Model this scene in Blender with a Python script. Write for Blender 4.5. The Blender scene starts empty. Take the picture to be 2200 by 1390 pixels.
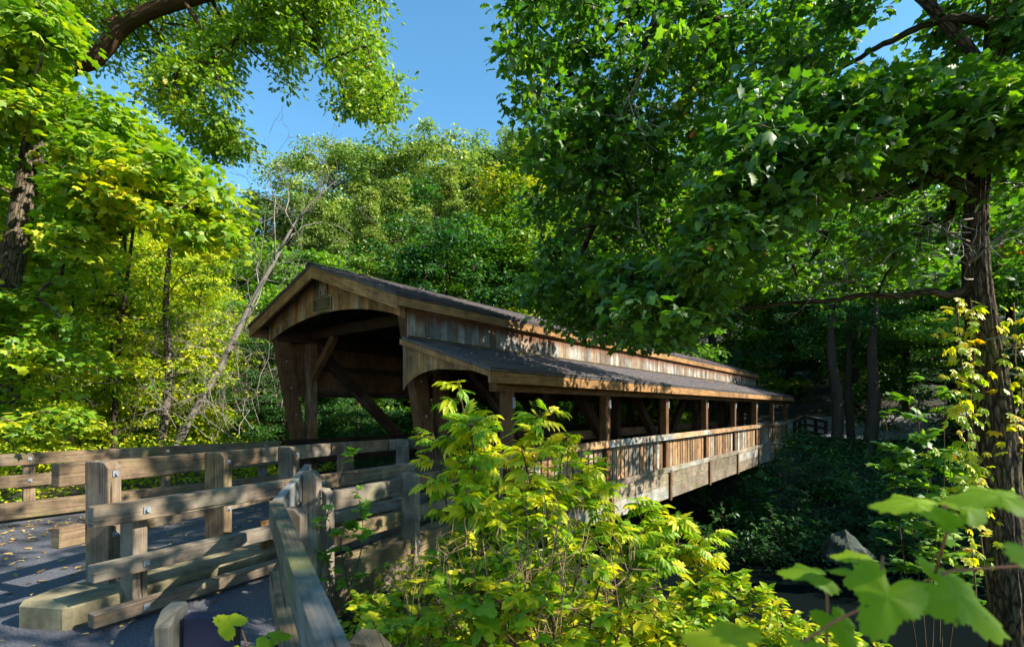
import bpy, math, random
import numpy as np
from mathutils import Vector, Matrix

SC = bpy.context.scene
COL = SC.collection
R = math.radians
# ------------------------------------------------------------------ camera, sky, sun, exposure
F, HX, HY, EYE = 1065.0, 1100.0, 877.0, 1.7
cd = bpy.data.cameras.new('camera'); cam = bpy.data.objects.new('camera', cd); COL.objects.link(cam)
cam.location = (0, 0, EYE); cam.rotation_euler = (R(90), 0, 0)
cd.sensor_width = 36; cd.lens = 36 * F / 2200; cd.shift_y = (HY - 695) / 2200
cd.clip_end = 600; cd.clip_start = 0.05
cd.dof.use_dof = True; cd.dof.focus_distance = 8.0; cd.dof.aperture_fstop = 4.0
SC.camera = cam

SUN_AZ = math.atan2(-0.30, 0.95)      # direction towards the sun, in the ground plane
SUN_EL = R(37)
w = bpy.data.worlds.new('World'); SC.world = w; w.use_nodes = True
nt = w.node_tree; nt.nodes.clear()
sky = nt.nodes.new('ShaderNodeTexSky'); sky.sky_type = 'NISHITA'; sky.sun_disc = False
sky.sun_elevation = SUN_EL; sky.sun_rotation = math.pi / 2 - SUN_AZ
sky.air_density = 1.0; sky.dust_density = 0.15; sky.ozone_density = 2.0
hs = nt.nodes.new('ShaderNodeHueSaturation'); hs.inputs['Saturation'].default_value = 1.2; hs.inputs['Hue'].default_value = 0.486
bg = nt.nodes.new('ShaderNodeBackground'); bg.inputs['Strength'].default_value = 0.118
wo = nt.nodes.new('ShaderNodeOutputWorld')
nt.links.new(sky.outputs[0], hs.inputs['Color']); nt.links.new(hs.outputs[0], bg.inputs[0]); nt.links.new(bg.outputs[0], wo.inputs[0])
sd = bpy.data.lights.new('sun', 'SUN'); sd.energy = 5.0; sd.angle = R(0.5); sd.color = (1.0, 0.93, 0.80)
sun = bpy.data.objects.new('sun', sd); COL.objects.link(sun)
sun.rotation_euler = Vector((math.cos(SUN_AZ) * math.cos(SUN_EL), math.sin(SUN_AZ) * math.cos(SUN_EL), math.sin(SUN_EL))).to_track_quat('Z', 'Y').to_euler()
sun.location = (20, -6, 20)
SC.view_settings.view_transform = 'Standard'; SC.view_settings.look = 'None'
SC.view_settings.gamma = 1.0; SC.view_settings.exposure = 1.38
cy = SC.cycles
cy.max_bounces = 7; cy.diffuse_bounces = 3; cy.glossy_bounces = 2; cy.transmission_bounces = 5; cy.transparent_max_bounces = 8
cy.use_adaptive_sampling = True; cy.adaptive_threshold = 0.02
cy.use_denoising = True; cy.denoiser = 'OPENIMAGEDENOISE'
cy.caustics_reflective = False; cy.caustics_refractive = False
cy.sample_clamp_indirect = 6.0

# ------------------------------------------------------------------ helpers
TH = math.atan2(F, 851.0)             # bridge axis heading
DX, DY = math.cos(TH), math.sin(TH)
def at(px, py, Y):
    return Vector(((px - HX) / F * Y, Y, EYE + (HY - py) / F * Y))
def B(s, q, z=0.0):                   # bridge coordinates -> world
    return Vector((DX * s - DY * q, DY * s + DX * q, z))
def inv(x, y):
    return DX * x + DY * y, -DY * x + DX * y
def tag(o, label=None, cat=None, group=None, kind=None):
    if label: o['label'] = label
    if cat: o['category'] = cat
    if group: o['group'] = group
    if kind: o['kind'] = kind
    return o
def empty(name, loc=(0, 0, 0), rz=0.0, **k):
    o = bpy.data.objects.new(name, None); COL.objects.link(o); o.location = loc; o.rotation_euler = (0, 0, rz)
    o.empty_display_size = 0.2
    return tag(o, **k)

class MB:
    """collects boxes, prisms and tubes, with uv in metres (u along the grain) and one random value per piece"""
    def __init__(s): s.v = []; s.f = []; s.uv = []; s.r = []; s.sm = []
    def quad(s, pts, uvs, r, smooth=False):
        b = len(s.v); s.v += [tuple(p) for p in pts]; s.f.append(tuple(range(b, b + len(pts)))); s.uv += uvs; s.r.append(r); s.sm.append(smooth)
    def box(s, c, ax, ay, az, lx, ly, lz, r=None, shear=None, bev=0.0):
        """centre, three unit axes, three full lengths; the grain runs along the longest"""
        c = Vector(c); ax, ay, az = Vector(ax), Vector(ay), Vector(az)
        r = random.random() if r is None else r
        L = [lx, ly, lz]; g = L.index(max(L)); A = [ax, ay, az]; ou, ov = random.random() * 40, random.random() * 40
        def P(i, j, k): return c + ax * (i * lx / 2) + ay * (j * ly / 2) + az * (k * lz / 2)
        for d in range(3):
            e = [t for t in range(3) if t != d]
            for sg in (-1, 1):
                q = []; uv = []
                for a, b in ((-1, -1), (1, -1), (1, 1), (-1, 1)):
                    ijk = [0, 0, 0]; ijk[d] = sg; ijk[e[0]] = a; ijk[e[1]] = b
                    q.append(P(*ijk))
                    if g in e:
                        o = e[0] if e[1] == g else e[1]
                        uv.append((ijk[g] * L[g] / 2 + ou, ijk[o] * L[o] / 2 + ov + d * 3))
                    else:
                        uv.append((ijk[e[0]] * L[e[0]] * .15 + ou, ijk[e[1]] * L[e[1]] / 2 + ov + 9))
                # outward winding
                n = (q[1] - q[0]).cross(q[2] - q[1])
                if n.dot(A[d] * sg) < 0: q.reverse(); uv.reverse()
                s.quad(q, uv, r)
    def beam(s, a, b, wdt, hgt, r=None, up=(0, 0, 1)):
        """bar from a to b; hgt measured along up as far as possible"""
        a, b = Vector(a), Vector(b); d = (b - a); L = d.length; d.normalize(); u = Vector(up)
        sd_ = d.cross(u).normalized(); uu = sd_.cross(d).normalized()
        s.box((a + b) / 2, d, sd_, uu, L, wdt, hgt, r)
    def prism(s, poly, fn, t0, t1, r=None, uvs=1.0):
        """poly of 2-D points extruded from t0 to t1; fn(a, b, t) -> 3-D"""
        r = random.random() if r is None else r; ou = random.random() * 30
        n = len(poly)
        f0 = [Vector(fn(a, b, t0)) for a, b in poly]; f1 = [Vector(fn(a, b, t1)) for a, b in poly]
        nn = Vector((0, 0, 0))
        for i in range(n): nn += f0[i].cross(f0[(i + 1) % n])
        if nn.dot(f1[0] - f0[0]) > 0:
            poly = poly[::-1]; f0.reverse(); f1.reverse()
        u = [(b * uvs + ou, a * uvs) for a, b in poly]
        s.quad(f0, u, r); s.quad(f1[::-1], u[::-1], r)
        for i in range(n):
            j = (i + 1) % n
            s.quad([f0[i], f1[i], f1[j], f0[j]], [(u[i][0], u[i][1]), (u[i][0], u[i][1] + abs(t1 - t0)), (u[j][0], u[j][1] + abs(t1 - t0)), u[j]], r)
    def tube(s, pts, rad, n=6, r=None):
        r = random.random() if r is None else r
        pts = [Vector(p) for p in pts]; b = len(s.v); m = len(pts); ou = random.random() * 20
        ref = Vector((0.31, 0.17, 0.93)).normalized(); acc = 0
        us = []
        for i, p in enumerate(pts):
            t = (pts[min(i + 1, m - 1)] - pts[max(i - 1, 0)])
            if t.length < 1e-7: t = Vector((0, 0, 1))
            t.normalize(); x = t.cross(ref)
            if x.length < .05: x = t.cross(Vector((1, 0, 0)))
            x.normalize(); y = t.cross(x)
            if i: acc += (p - pts[i - 1]).length
            us.append(acc)
            for k in range(n):
                a = 2 * math.pi * k / n
                s.v.append(tuple(p + (x * math.cos(a) + y * math.sin(a)) * rad[i]))
        for i in range(m - 1):
            for k in range(n):
                k2 = (k + 1) % n
                s.f.append((b + i * n + k, b + i * n + k2, b + (i + 1) * n + k2, b + (i + 1) * n + k))
                w0, w1 = k / n * 6.28 * rad[0], (k + 1) / n * 6.28 * rad[0]
                s.uv += [(us[i] + ou, w0), (us[i] + ou, w1), (us[i + 1] + ou, w1), (us[i + 1] + ou, w0)]; s.r.append(r); s.sm.append(True)
        for e, st in ((0, 0), (1, (m - 1) * n)):
            idx = [b + st + k for k in range(n)]
            if not e: idx.reverse()
            s.f.append(tuple(idx)); s.uv += [(ou, 0)] * n; s.r.append(r); s.sm.append(False)
    def build(s, name, mat, parent=None, bevel=0.0, **k):
        me = bpy.data.meshes.new(name); me.from_pydata(s.v, [], s.f)
        uvl = me.uv_layers.new(name='UVMap'); uvl.data.foreach_set('uv', np.array(s.uv, 'f').ravel())
        at_ = me.attributes.new('rnd', 'FLOAT', 'FACE'); at_.data.foreach_set('value', np.array(s.r, 'f'))
        me.polygons.foreach_set('use_smooth', np.array(s.sm, bool)); me.materials.append(mat); me.update()
        o = bpy.data.objects.new(name, me); COL.objects.link(o)
        if parent: o.parent = parent
        if bevel:
            me2 = o.data
            import bmesh
            bm = bmesh.new(); bm.from_mesh(me2); bmesh.ops.remove_doubles(bm, verts=bm.verts, dist=1e-5)
            bmesh.ops.bevel(bm, geom=[e for e in bm.edges if e.calc_face_angle(0) > .5], offset=bevel, segments=1, affect='EDGES', clamp_overlap=True)
            bm.to_mesh(me2); bm.free()
        return tag(o, **k)

# ------------------------------------------------------------------ materials
def nodes(m):
    m.use_nodes = True; t = m.node_tree; t.nodes.clear()
    def N(ty, **k):
        n = t.nodes.new('ShaderNode' + ty)
        for a, v in k.items():
            if a in n.inputs: n.inputs[a].default_value = v
            else: setattr(n, a, v)
        return n
    def Lk(a, b): t.links.new(a, b)
    return t, N, Lk
def ramp(N, stops, interp='LINEAR'):
    r = N('ValToRGB'); cr = r.color_ramp; cr.interpolation = interp
    while len(cr.elements) < len(stops): cr.elements.new(0.5)
    for e, (p, c) in zip(cr.elements, stops): e.position = p; e.color = (c[0], c[1], c[2], 1) if len(c) == 3 else c
    return r

def wood(name, c_lo, c_hi, grey=(0.22, 0.21, 0.19), greyamt=0.3, moss=0.0, rough=0.85, bump=0.35, stain=None, spread=0.5):
    m = bpy.data.materials.new(name); t, N, L = nodes(m)
    uv = N('UVMap', uv_map='UVMap'); mp = N('Mapping'); mp.inputs['Scale'].default_value = (1.1, 34, 1); L(uv.outputs[0], mp.inputs[0])
    g = N('TexNoise', Scale=1.6, Detail=9, Roughness=0.75, Distortion=0.25); L(mp.outputs[0], g.inputs['Vector'])
    mp2 = N('Mapping'); mp2.inputs['Scale'].default_value = (1.0, 4, 1); L(uv.outputs[0], mp2.inputs[0])
    g2 = N('TexNoise', Scale=1.1, Detail=4, Roughness=0.6); L(mp2.outputs[0], g2.inputs['Vector'])
    rc = ramp(N, [(0.3, c_lo), (0.72, c_hi)]); L(g.outputs['Fac'], rc.inputs[0])
    at_ = N('Attribute', attribute_name='rnd')
    # weathered grey patches, per board and along it
    ma = N('Math', operation='MULTIPLY_ADD'); ma.inputs[1].default_value = 0.75; L(at_.outputs['Fac'], ma.inputs[0]); L(g2.outputs['Fac'], ma.inputs[2])
    rg = N('MapRange'); rg.inputs['From Min'].default_value = 1.2 - 1.2 * greyamt; rg.inputs['From Max'].default_value = 1.5 - 1.2 * greyamt; rg.inputs['To Max'].default_value = .85; L(ma.outputs[0], rg.inputs[0])
    mx = N('Mix', data_type='RGBA'); L(rg.outputs[0], mx.inputs['Factor']); L(rc.outputs[0], mx.inputs[6]); mx.inputs[7].default_value = (*grey, 1)
    gm = N('Mix', data_type='RGBA', blend_type='MULTIPLY'); gm.inputs['Factor'].default_value = 0.6
    rr = ramp(N, [(0.25, (0.45, 0.45, 0.45)), (0.6, (1, 1, 1))]); L(g.outputs['Fac'], rr.inputs[0]); L(mx.outputs[2], gm.inputs[6]); L(rr.outputs[0], gm.inputs[7])
    hv = N('HueSaturation'); mr = N('MapRange'); mr.inputs['To Min'].default_value = 1 - spread * .6; mr.inputs['To Max'].default_value = 1 + spread * .6
    ml = N('Math', operation='FRACT'); m7 = N('Math', operation='MULTIPLY'); m7.inputs[1].default_value = 7.31
    L(at_.outputs['Fac'], m7.inputs[0]); L(m7.outputs[0], ml.inputs[0]); L(ml.outputs[0], mr.inputs[0]); L(mr.outputs[0], hv.inputs['Value']); L(gm.outputs[2], hv.inputs['Color'])
    last = hv.outputs[0]
    # drying cracks and blotches
    mc = N('Mapping'); mc.inputs['Scale'].default_value = (0.55, 20, 1); L(uv.outputs[0], mc.inputs[0])
    nc = N('TexNoise', Scale=2.3, Detail=3, Roughness=0.5); L(mc.outputs[0], nc.inputs['Vector'])
    rc2 = ramp(N, [(0.33, (0.16, 0.13, 0.11)), (0.375, (1, 1, 1))]); L(nc.outputs['Fac'], rc2.inputs[0])
    cm = N('Mix', data_type='RGBA', blend_type='MULTIPLY'); cm.inputs['Factor'].default_value = 0.9; L(last, cm.inputs[6]); L(rc2.outputs[0], cm.inputs[7]); last = cm.outputs[2]
    tcb = N('TexCoord'); nb2 = N('TexNoise', Scale=3.5, Detail=6, Roughness=0.7); L(tcb.outputs['Object'], nb2.inputs['Vector'])
    rb = ramp(N, [(0.32, (0.42, 0.39, 0.37)), (0.62, (1.2, 1.17, 1.12))]); L(nb2.outputs['Fac'], rb.inputs[0])
    bm_ = N('Mix', data_type='RGBA', blend_type='MULTIPLY'); bm_.inputs['Factor'].default_value = 0.85; L(last, bm_.inputs[6]); L(rb.outputs[0], bm_.inputs[7]); last = bm_.outputs[2]
    # knots
    mk = N('Mapping'); mk.inputs['Scale'].default_value = (2.2, 9, 1); L(uv.outputs[0], mk.inputs[0])
    vo = N('TexVoronoi', Scale=0.8, Randomness=1.0); L(mk.outputs[0], vo.inputs['Vector'])
    rk = ramp(N, [(0.03, (0.25, 0.2, 0.16)), (0.085, (1, 1, 1))]); L(vo.outputs['Distance'], rk.inputs[0])
    km = N('Mix', data_type='RGBA', blend_type='MULTIPLY'); km.inputs['Factor'].default_value = 0.8; L(last, km.inputs[6]); L(rk.outputs[0], km.inputs[7]); last = km.outputs[2]
    if moss or stain:
        tc = N('TexCoord'); nn = N('TexNoise', Scale=1.7, Detail=6, Roughness=0.65); L(tc.outputs['Object'], nn.inputs['Vector'])
    if moss:
        ro = ramp(N, [(0.5, (0, 0, 0)), (0.68, (moss, moss, moss))]); L(nn.outputs['Fac'], ro.inputs[0])
        mm = N('Mix', data_type='RGBA'); L(ro.outputs[0], mm.inputs['Factor']); L(last, mm.inputs[6]); mm.inputs[7].default_value = (0.10, 0.13, 0.03, 1); last = mm.outputs[2]
    if stain:      # rust-brown runs down from a given height
        z0, z1, col = stain
        sp = N('SeparateXYZ'); L(tc.outputs['Object'], sp.inputs[0])
        mrz = N('MapRange'); mrz.inputs['From Min'].default_value = z0; mrz.inputs['From Max'].default_value = z1; L(sp.outputs['Z'], mrz.inputs[0])
        ms = N('Mapping'); ms.inputs['Scale'].default_value = (2.2, 2.2, 0.25); L(tc.outputs['Object'], ms.inputs[0])
        ns = N('TexNoise', Scale=2.0, Detail=5, Roughness=0.7); L(ms.outputs[0], ns.inputs['Vector'])
        ad = N('Math', operation='ADD'); L(mrz.outputs[0], ad.inputs[0]); L(ns.outputs['Fac'], ad.inputs[1])
        rs = ramp(N, [(0.0, (0, 0, 0)), (1.0, (1, 1, 1))]); mrs = N('MapRange'); mrs.inputs['From Min'].default_value = 0.95; mrs.inputs['From Max'].default_value = 1.35
        L(ad.outputs[0], mrs.inputs[0]); mm = N('Mix', data_type='RGBA'); L(mrs.outputs[0], mm.inputs['Factor']); L(last, mm.inputs[6]); mm.inputs[7].default_value = (*col, 1); last = mm.outputs[2]
    bs = N('BsdfPrincipled', Roughness=rough); bs.inputs['Specular IOR Level'].default_value = 0.25
    bu = N('Bump', Strength=bump, Distance=0.01); L(g.outputs['Fac'], bu.inputs['Height']); L(bu.outputs[0], bs.inputs['Normal'])
    L(last, bs.inputs['Base Color']); o = N('OutputMaterial'); L(bs.outputs[0], o.inputs[0])
    return m

def plain(name, col, rough=0.7, metal=0.0, noise=0.25, scale=8.0, bump=0.0, spec=0.4):
    m = bpy.data.materials.new(name); t, N, L = nodes(m)
    tc = N('TexCoord'); n = N('TexNoise', Scale=scale, Detail=6, Roughness=0.6); L(tc.outputs['Object'], n.inputs['Vector'])
    r = ramp(N, [(0.3, [c * (1 - noise) for c in col]), (0.7, [min(1, c * (1 + noise)) for c in col])]); L(n.outputs['Fac'], r.inputs[0])
    b = N('BsdfPrincipled', Roughness=rough, Metallic=metal); b.inputs['Specular IOR Level'].default_value = spec; L(r.outputs[0], b.inputs['Base Color'])
    if bump:
        bu = N('Bump', Strength=bump, Distance=0.02); L(n.outputs['Fac'], bu.inputs['Height']); L(bu.outputs[0], b.inputs['Normal'])
    o = N('OutputMaterial'); L(b.outputs[0], o.inputs[0]); return m

def leafmat(name, stops, trans=0.45, nscale=0.5, nweight=0.6, gloss=0.12, objrnd=0.06, rough=0.5, tint=(1.15, 1.25, 0.5), veins=False, gain=(1.75, 1.5, .8)):
    """stops: colour ramp over (per-leaf random + clump noise)"""
    stops = [(p, tuple(min(.8, a * b) for a, b in zip(c, gain))) for p, c in stops]
    m = bpy.data.materials.new(name); t, N, L = nodes(m)
    tc = N('TexCoord'); n = N('TexNoise', Scale=nscale, Detail=3, Roughness=0.6); L(tc.outputs['Object'], n.inputs['Vector'])
    at_ = N('Attribute', attribute_name='rnd')
    mr = N('MapRange'); mr.inputs['From Min'].default_value = 0.3; mr.inputs['From Max'].default_value = 0.7; L(n.outputs['Fac'], mr.inputs[0])
    mx = N('Mix', data_type='FLOAT'); mx.inputs['Factor'].default_value = nweight; L(at_.outputs['Fac'], mx.inputs[2]); L(mr.outputs[0], mx.inputs[3])
    oi = N('ObjectInfo'); ma = N('Math', operation='MULTIPLY_ADD'); ma.inputs[1].default_value = objrnd * 2; L(oi.outputs['Random'], ma.inputs[0]); L(mx.outputs[0], ma.inputs[2])
    sb = N('Math', operation='SUBTRACT'); sb.inputs[1].default_value = objrnd; L(ma.outputs[0], sb.inputs[0])
    r = ramp(N, stops); L(sb.outputs[0], r.inputs[0]); col = r.outputs[0]
    if veins:
        uv = N('UVMap', uv_map='UVMap'); nz = N('TexNoise', Scale=6.0, Detail=5, Roughness=0.6); L(uv.outputs[0], nz.inputs['Vector'])
        rv = ramp(N, [(0.27, (0.2, 0.11, 0.03)), (0.36, (1, 1, 1))]); L(nz.outputs['Fac'], rv.inputs[0])
        mv = N('Mix', data_type='RGBA', blend_type='MULTIPLY'); mv.inputs['Factor'].default_value = 0.75; L(col, mv.inputs[6]); L(rv.outputs[0], mv.inputs[7]); col = mv.outputs[2]
        va = N('Attribute', attribute_name='vein'); vm = N('Mix', data_type='RGBA'); vf = N('Math', operation='MULTIPLY'); vf.inputs[1].default_value = .3; L(va.outputs['Fac'], vf.inputs[0]); L(vf.outputs[0], vm.inputs['Factor']); L(col, vm.inputs[6]); vm.inputs[7].default_value = (.42, .50, .12, 1); col = vm.outputs[2]
    d = N('BsdfDiffuse', Roughness=0.5); L(col, d.inputs[0])
    tr = N('BsdfTranslucent'); tm = N('Mix', data_type='RGBA', blend_type='MULTIPLY'); tm.inputs['Factor'].default_value = 1.0
    tm.inputs[7].default_value = (*tint, 1); L(col, tm.inputs[6]); L(tm.outputs[2], tr.inputs[0])
    mix = N('MixShader'); mix.inputs[0].default_value = trans; L(d.outputs[0], mix.inputs[1]); L(tr.outputs[0], mix.inputs[2])
    gl = N('BsdfGlossy', Roughness=rough); gl.inputs[0].default_value = (1, 1, 1, 1)
    fr = N('LayerWeight', Blend=0.25); fm = N('Math', operation='MULTIPLY_ADD'); fm.inputs[1].default_value = gloss * .9; fm.inputs[2].default_value = gloss * .12; fm.use_clamp = True; L(fr.outputs['Facing'], fm.inputs[0])
    m2 = N('MixShader'); L(fm.outputs[0], m2.inputs[0]); L(mix.outputs[0], m2.inputs[1]); L(gl.outputs[0], m2.inputs[2])
    o = N('OutputMaterial'); L(m2.outputs[0], o.inputs[0]); return m

def bark(name, c0, c1, scale=(1.2, 14, 1), bump=0.8, moss=0.0, dist=0.02, plates=False):
    m = bpy.data.materials.new(name); t, N, L = nodes(m)
    uv = N('UVMap', uv_map='UVMap'); mp = N('Mapping'); mp.inputs['Scale'].default_value = scale; L(uv.outputs[0], mp.inputs[0])
    n = N('TexNoise', Scale=1.5, Detail=8, Roughness=0.7, Distortion=0.6); L(mp.outputs[0], n.inputs['Vector'])
    r = ramp(N, [(0.32, c0), (0.68, c1)]); L(n.outputs['Fac'], r.inputs[0]); col = r.outputs[0]
    if moss:
        tc = N('TexCoord'); nn = N('TexNoise', Scale=2.5, Detail=5); L(tc.outputs['Object'], nn.inputs['Vector'])
        ro = ramp(N, [(0.5, (0, 0, 0)), (0.7, (moss, moss, moss))]); L(nn.outputs['Fac'], ro.inputs[0])
        mm = N('Mix', data_type='RGBA'); L(ro.outputs[0], mm.inputs['Factor']); L(col, mm.inputs[6]); mm.inputs[7].default_value = (0.10, 0.12, 0.025, 1); col = mm.outputs[2]
    if plates:
        mv = N('Mapping'); mv.inputs['Scale'].default_value = (3.2, 13, 1); L(uv.outputs[0], mv.inputs[0])
        nd = N('Mix', data_type='VECTOR'); nd.inputs['Factor'].default_value = .12; L(mv.outputs[0], nd.inputs[4]); L(n.outputs['Color'], nd.inputs[5])
        vo = N('TexVoronoi', Scale=1.6, feature='DISTANCE_TO_EDGE'); L(nd.outputs[1], vo.inputs['Vector'])
        rv = ramp(N, [(0.02, (.18, .16, .14)), (0.16, (1.15, 1.1, 1.05))]); L(vo.outputs['Distance'], rv.inputs[0])
        mm = N('Mix', data_type='RGBA', blend_type='MULTIPLY'); mm.inputs['Factor'].default_value = .9; L(col, mm.inputs[6]); L(rv.outputs[0], mm.inputs[7]); col = mm.outputs[2]
    b = N('BsdfPrincipled', Roughness=0.9); b.inputs['Specular IOR Level'].default_value = 0.15; L(col, b.inputs['Base Color'])
    bu = N('Bump', Strength=bump, Distance=dist); L(n.outputs['Fac'], bu.inputs['Height']); L(bu.outputs[0], b.inputs['Normal'])
    o = N('OutputMaterial'); L(b.outputs[0], o.inputs[0]); return m

W_SIDE = wood('siding_wood', (0.15, 0.08, 0.03), (0.44, 0.26, 0.11), grey=(0.36, 0.36, 0.29), greyamt=0.2, spread=0.7)
W_CLER = wood('weathered_siding', (0.15, 0.11, 0.075), (0.36, 0.28, 0.20), grey=(0.28, 0.28, 0.26), greyamt=0.32, spread=0.8, stain=(2.80, 3.24, (0.12, 0.045, 0.018)))
W_FASC = wood('fascia_wood', (0.18, 0.09, 0.03), (0.44, 0.25, 0.10), greyamt=0.05, spread=0.35)
W_POST = wood('post_wood', (0.075, 0.036, 0.015), (0.19, 0.10, 0.045), greyamt=0.0, spread=0.3)
W_DARK = wood('shaded_interior_wood', (0.022, 0.012, 0.007), (0.06, 0.033, 0.018), greyamt=0.0, spread=0.4)  # darker copy of the post wood; interior shade is put into its colour
W_PICK = wood('picket_wood', (0.17, 0.095, 0.045), (0.40, 0.25, 0.13), grey=(0.26, 0.29, 0.27), greyamt=0.22, spread=0.9)
W_SKRT = wood('skirt_wood', (0.14, 0.11, 0.08), (0.32, 0.26, 0.19), grey=(0.24, 0.25, 0.23), greyamt=0.2, spread=0.7, moss=0.45)
W_FENC = wood('fence_wood', (0.075, 0.05, 0.032), (0.31, 0.22, 0.135), grey=(0.24, 0.21, 0.17), greyamt=0.32, spread=0.35, moss=0.4)
W_OLD = wood('handrail_wood', (0.06, 0.055, 0.035), (0.20, 0.17, 0.11), grey=(0.17, 0.18, 0.19), greyamt=0.4, spread=0.3, moss=0.9, bump=0.6)
STEEL = plain('galvanized_steel', (0.26, 0.28, 0.31), 0.6, 0.5, 0.3, 20)
CONC = plain('kerb_concrete', (0.18, 0.15, 0.085), 0.9, 0, 0.65, 5, 0.5)
BRONZE = plain('bronze', (0.09, 0.065, 0.03), 0.5, 0.5, 0.2, 12)
BRASS = plain('brass_trim', (0.35, 0.27, 0.13), 0.45, 0.5, 0.1, 12)
CREAM = plain('cream_paint', (0.50, 0.46, 0.36), 0.6, 0, 0.1, 12)
BROWNP = plain('brown_paint', (0.09, 0.035, 0.02), 0.6, 0, 0.1, 12)

def shingle_mat():
    m = bpy.data.materials.new('shingles'); t, N, L = nodes(m)
    uv = N('UVMap', uv_map='UVMap'); at_ = N('Attribute', attribute_name='rnd')
    br = N('TexBrick', Scale=1.0); br.offset = 0.5; br.inputs['Brick Width'].default_value = 0.2; br.inputs['Row Height'].default_value = 0.4
    br.inputs['Mortar Size'].default_value = 0.006; br.inputs['Color1'].default_value = (0.050, 0.045, 0.060, 1); br.inputs['Color2'].default_value = (0.105, 0.09, 0.10, 1)
    br.inputs['Mortar'].default_value = (0.01, 0.01, 0.012, 1); L(uv.outputs[0], br.inputs['Vector'])
    n = N('TexNoise', Scale=1.2, Detail=5); L(uv.outputs[0], n.inputs['Vector'])
    r = ramp(N, [(0.42, (0, 0, 0)), (0.7, (0.55, 0.55, 0.55))]); L(n.outputs['Fac'], r.inputs[0])
    mx = N('Mix', data_type='RGBA'); L(r.outputs[0], mx.inputs['Factor']); L(br.outputs['Color'], mx.inputs[6]); mx.inputs[7].default_value = (0.15, 0.115, 0.07, 1)
    n2 = N('TexNoise', Scale=90.0, Detail=2); L(uv.outputs[0], n2.inputs['Vector'])
    b = N('BsdfPrincipled', Roughness=0.85); L(mx.outputs[2], b.inputs['Base Color'])
    bu = N('Bump', Strength=0.5, Distance=0.01); L(n2.outputs['Fac'], bu.inputs['Height']); L(bu.outputs[0], b.inputs['Normal'])
    o = N('OutputMaterial'); L(b.outputs[0], o.inputs[0]); return m
SHING = shingle_mat()

def ground_mat(name, kind):
    m = bpy.data.materials.new(name); t, N, L = nodes(m); tc = N('TexCoord')
    n1 = N('TexNoise', Scale=0.6, Detail=8, Roughness=0.65); n2 = N('TexNoise', Scale=60 if kind == 'asphalt' else 9, Detail=4, Roughness=0.7)
    for n in (n1, n2): L(tc.outputs['Object'], n.inputs['Vector'])
    if kind == 'asphalt': a = [(0.3, (0.045, 0.048, 0.060)), (0.55, (0.085, 0.086, 0.10)), (0.7, (.13, .12, .11))]; bb = [(0.38, (0.35, 0.35, 0.35)), (0.66, (1.7, 1.7, 1.7))]
    elif kind == 'gravel': a = [(0.3, (0.20, 0.19, 0.19)), (0.7, (0.34, 0.32, 0.31))]; bb = [(0.3, (0.5, 0.5, 0.5)), (0.7, (1.2, 1.2, 1.2))]
    else: a = [(0.3, (0.010, 0.014, 0.006)), (0.55, (0.028, 0.026, 0.012)), (0.75, (0.07, 0.045, 0.022))]; bb = [(0.3, (0.4, 0.4, 0.4)), (0.7, (1.3, 1.3, 1.3))]
    r1 = ramp(N, a); L(n1.outputs['Fac'], r1.inputs[0]); r2 = ramp(N, bb); L(n2.outputs['Fac'], r2.inputs[0])
    mx = N('Mix', data_type='RGBA', blend_type='MULTIPLY'); mx.inputs['Factor'].default_value = 1; L(r1.outputs[0], mx.inputs[6]); L(r2.outputs[0], mx.inputs[7])
    b = N('BsdfPrincipled', Roughness=0.8 if kind == 'asphalt' else 0.95); L(mx.outputs[2], b.inputs['Base Color'])
    bu = N('Bump', Strength=0.4, Distance=0.01 if kind == 'asphalt' else 0.05); L(n2.outputs['Fac'], bu.inputs['Height']); L(bu.outputs[0], b.inputs['Normal'])
    o = N('OutputMaterial'); L(b.outputs[0], o.inputs[0]); return m
G_SOIL, G_ASPH, G_GRAV = ground_mat('forest_floor', 'soil'), ground_mat('asphalt', 'asphalt'), ground_mat('gravel', 'gravel')

# ------------------------------------------------------------------ terrain
def sm(a, b, x):
    t = np.clip((x - a) / (b - a), 0, 1); return t * t * (3 - 2 * t)
def H(x, y):
    x = np.asarray(x, float); y = np.asarray(y, float)
    s = DX * x + DY * y; q = -DY * x + DX * y
    edge = 3.2 + 3.0 * sm(3.6, 5.0, q)                     # near bank top: further along under the walkway
    z = 0.03 - 3.9 * sm(edge, edge + 5.0, s) + 3.85 * sm(16.5, 26, s)
    z = z - 0.35 * sm(4.3, 3.4, q) * sm(-2, 2, s)
    z = z + 0.30 * np.clip(s - 30, 0, 60) + 0.10 * np.clip(q - 16, 0, 60) + 0.10 * np.clip(-q - 12, 0, 40) * sm(18, 30, s)
    n = np.sin(x * .9 + 1.3) * np.cos(y * .7) + .5 * np.sin(x * 2.1) * np.sin(y * 1.9 + .5)
    flat = np.clip(sm(4.2, 3.0, q) + sm(10.3, 12, q) + sm(7.5, 9, s), 0, 1)
    return z + 0.10 * n * flat
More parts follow.
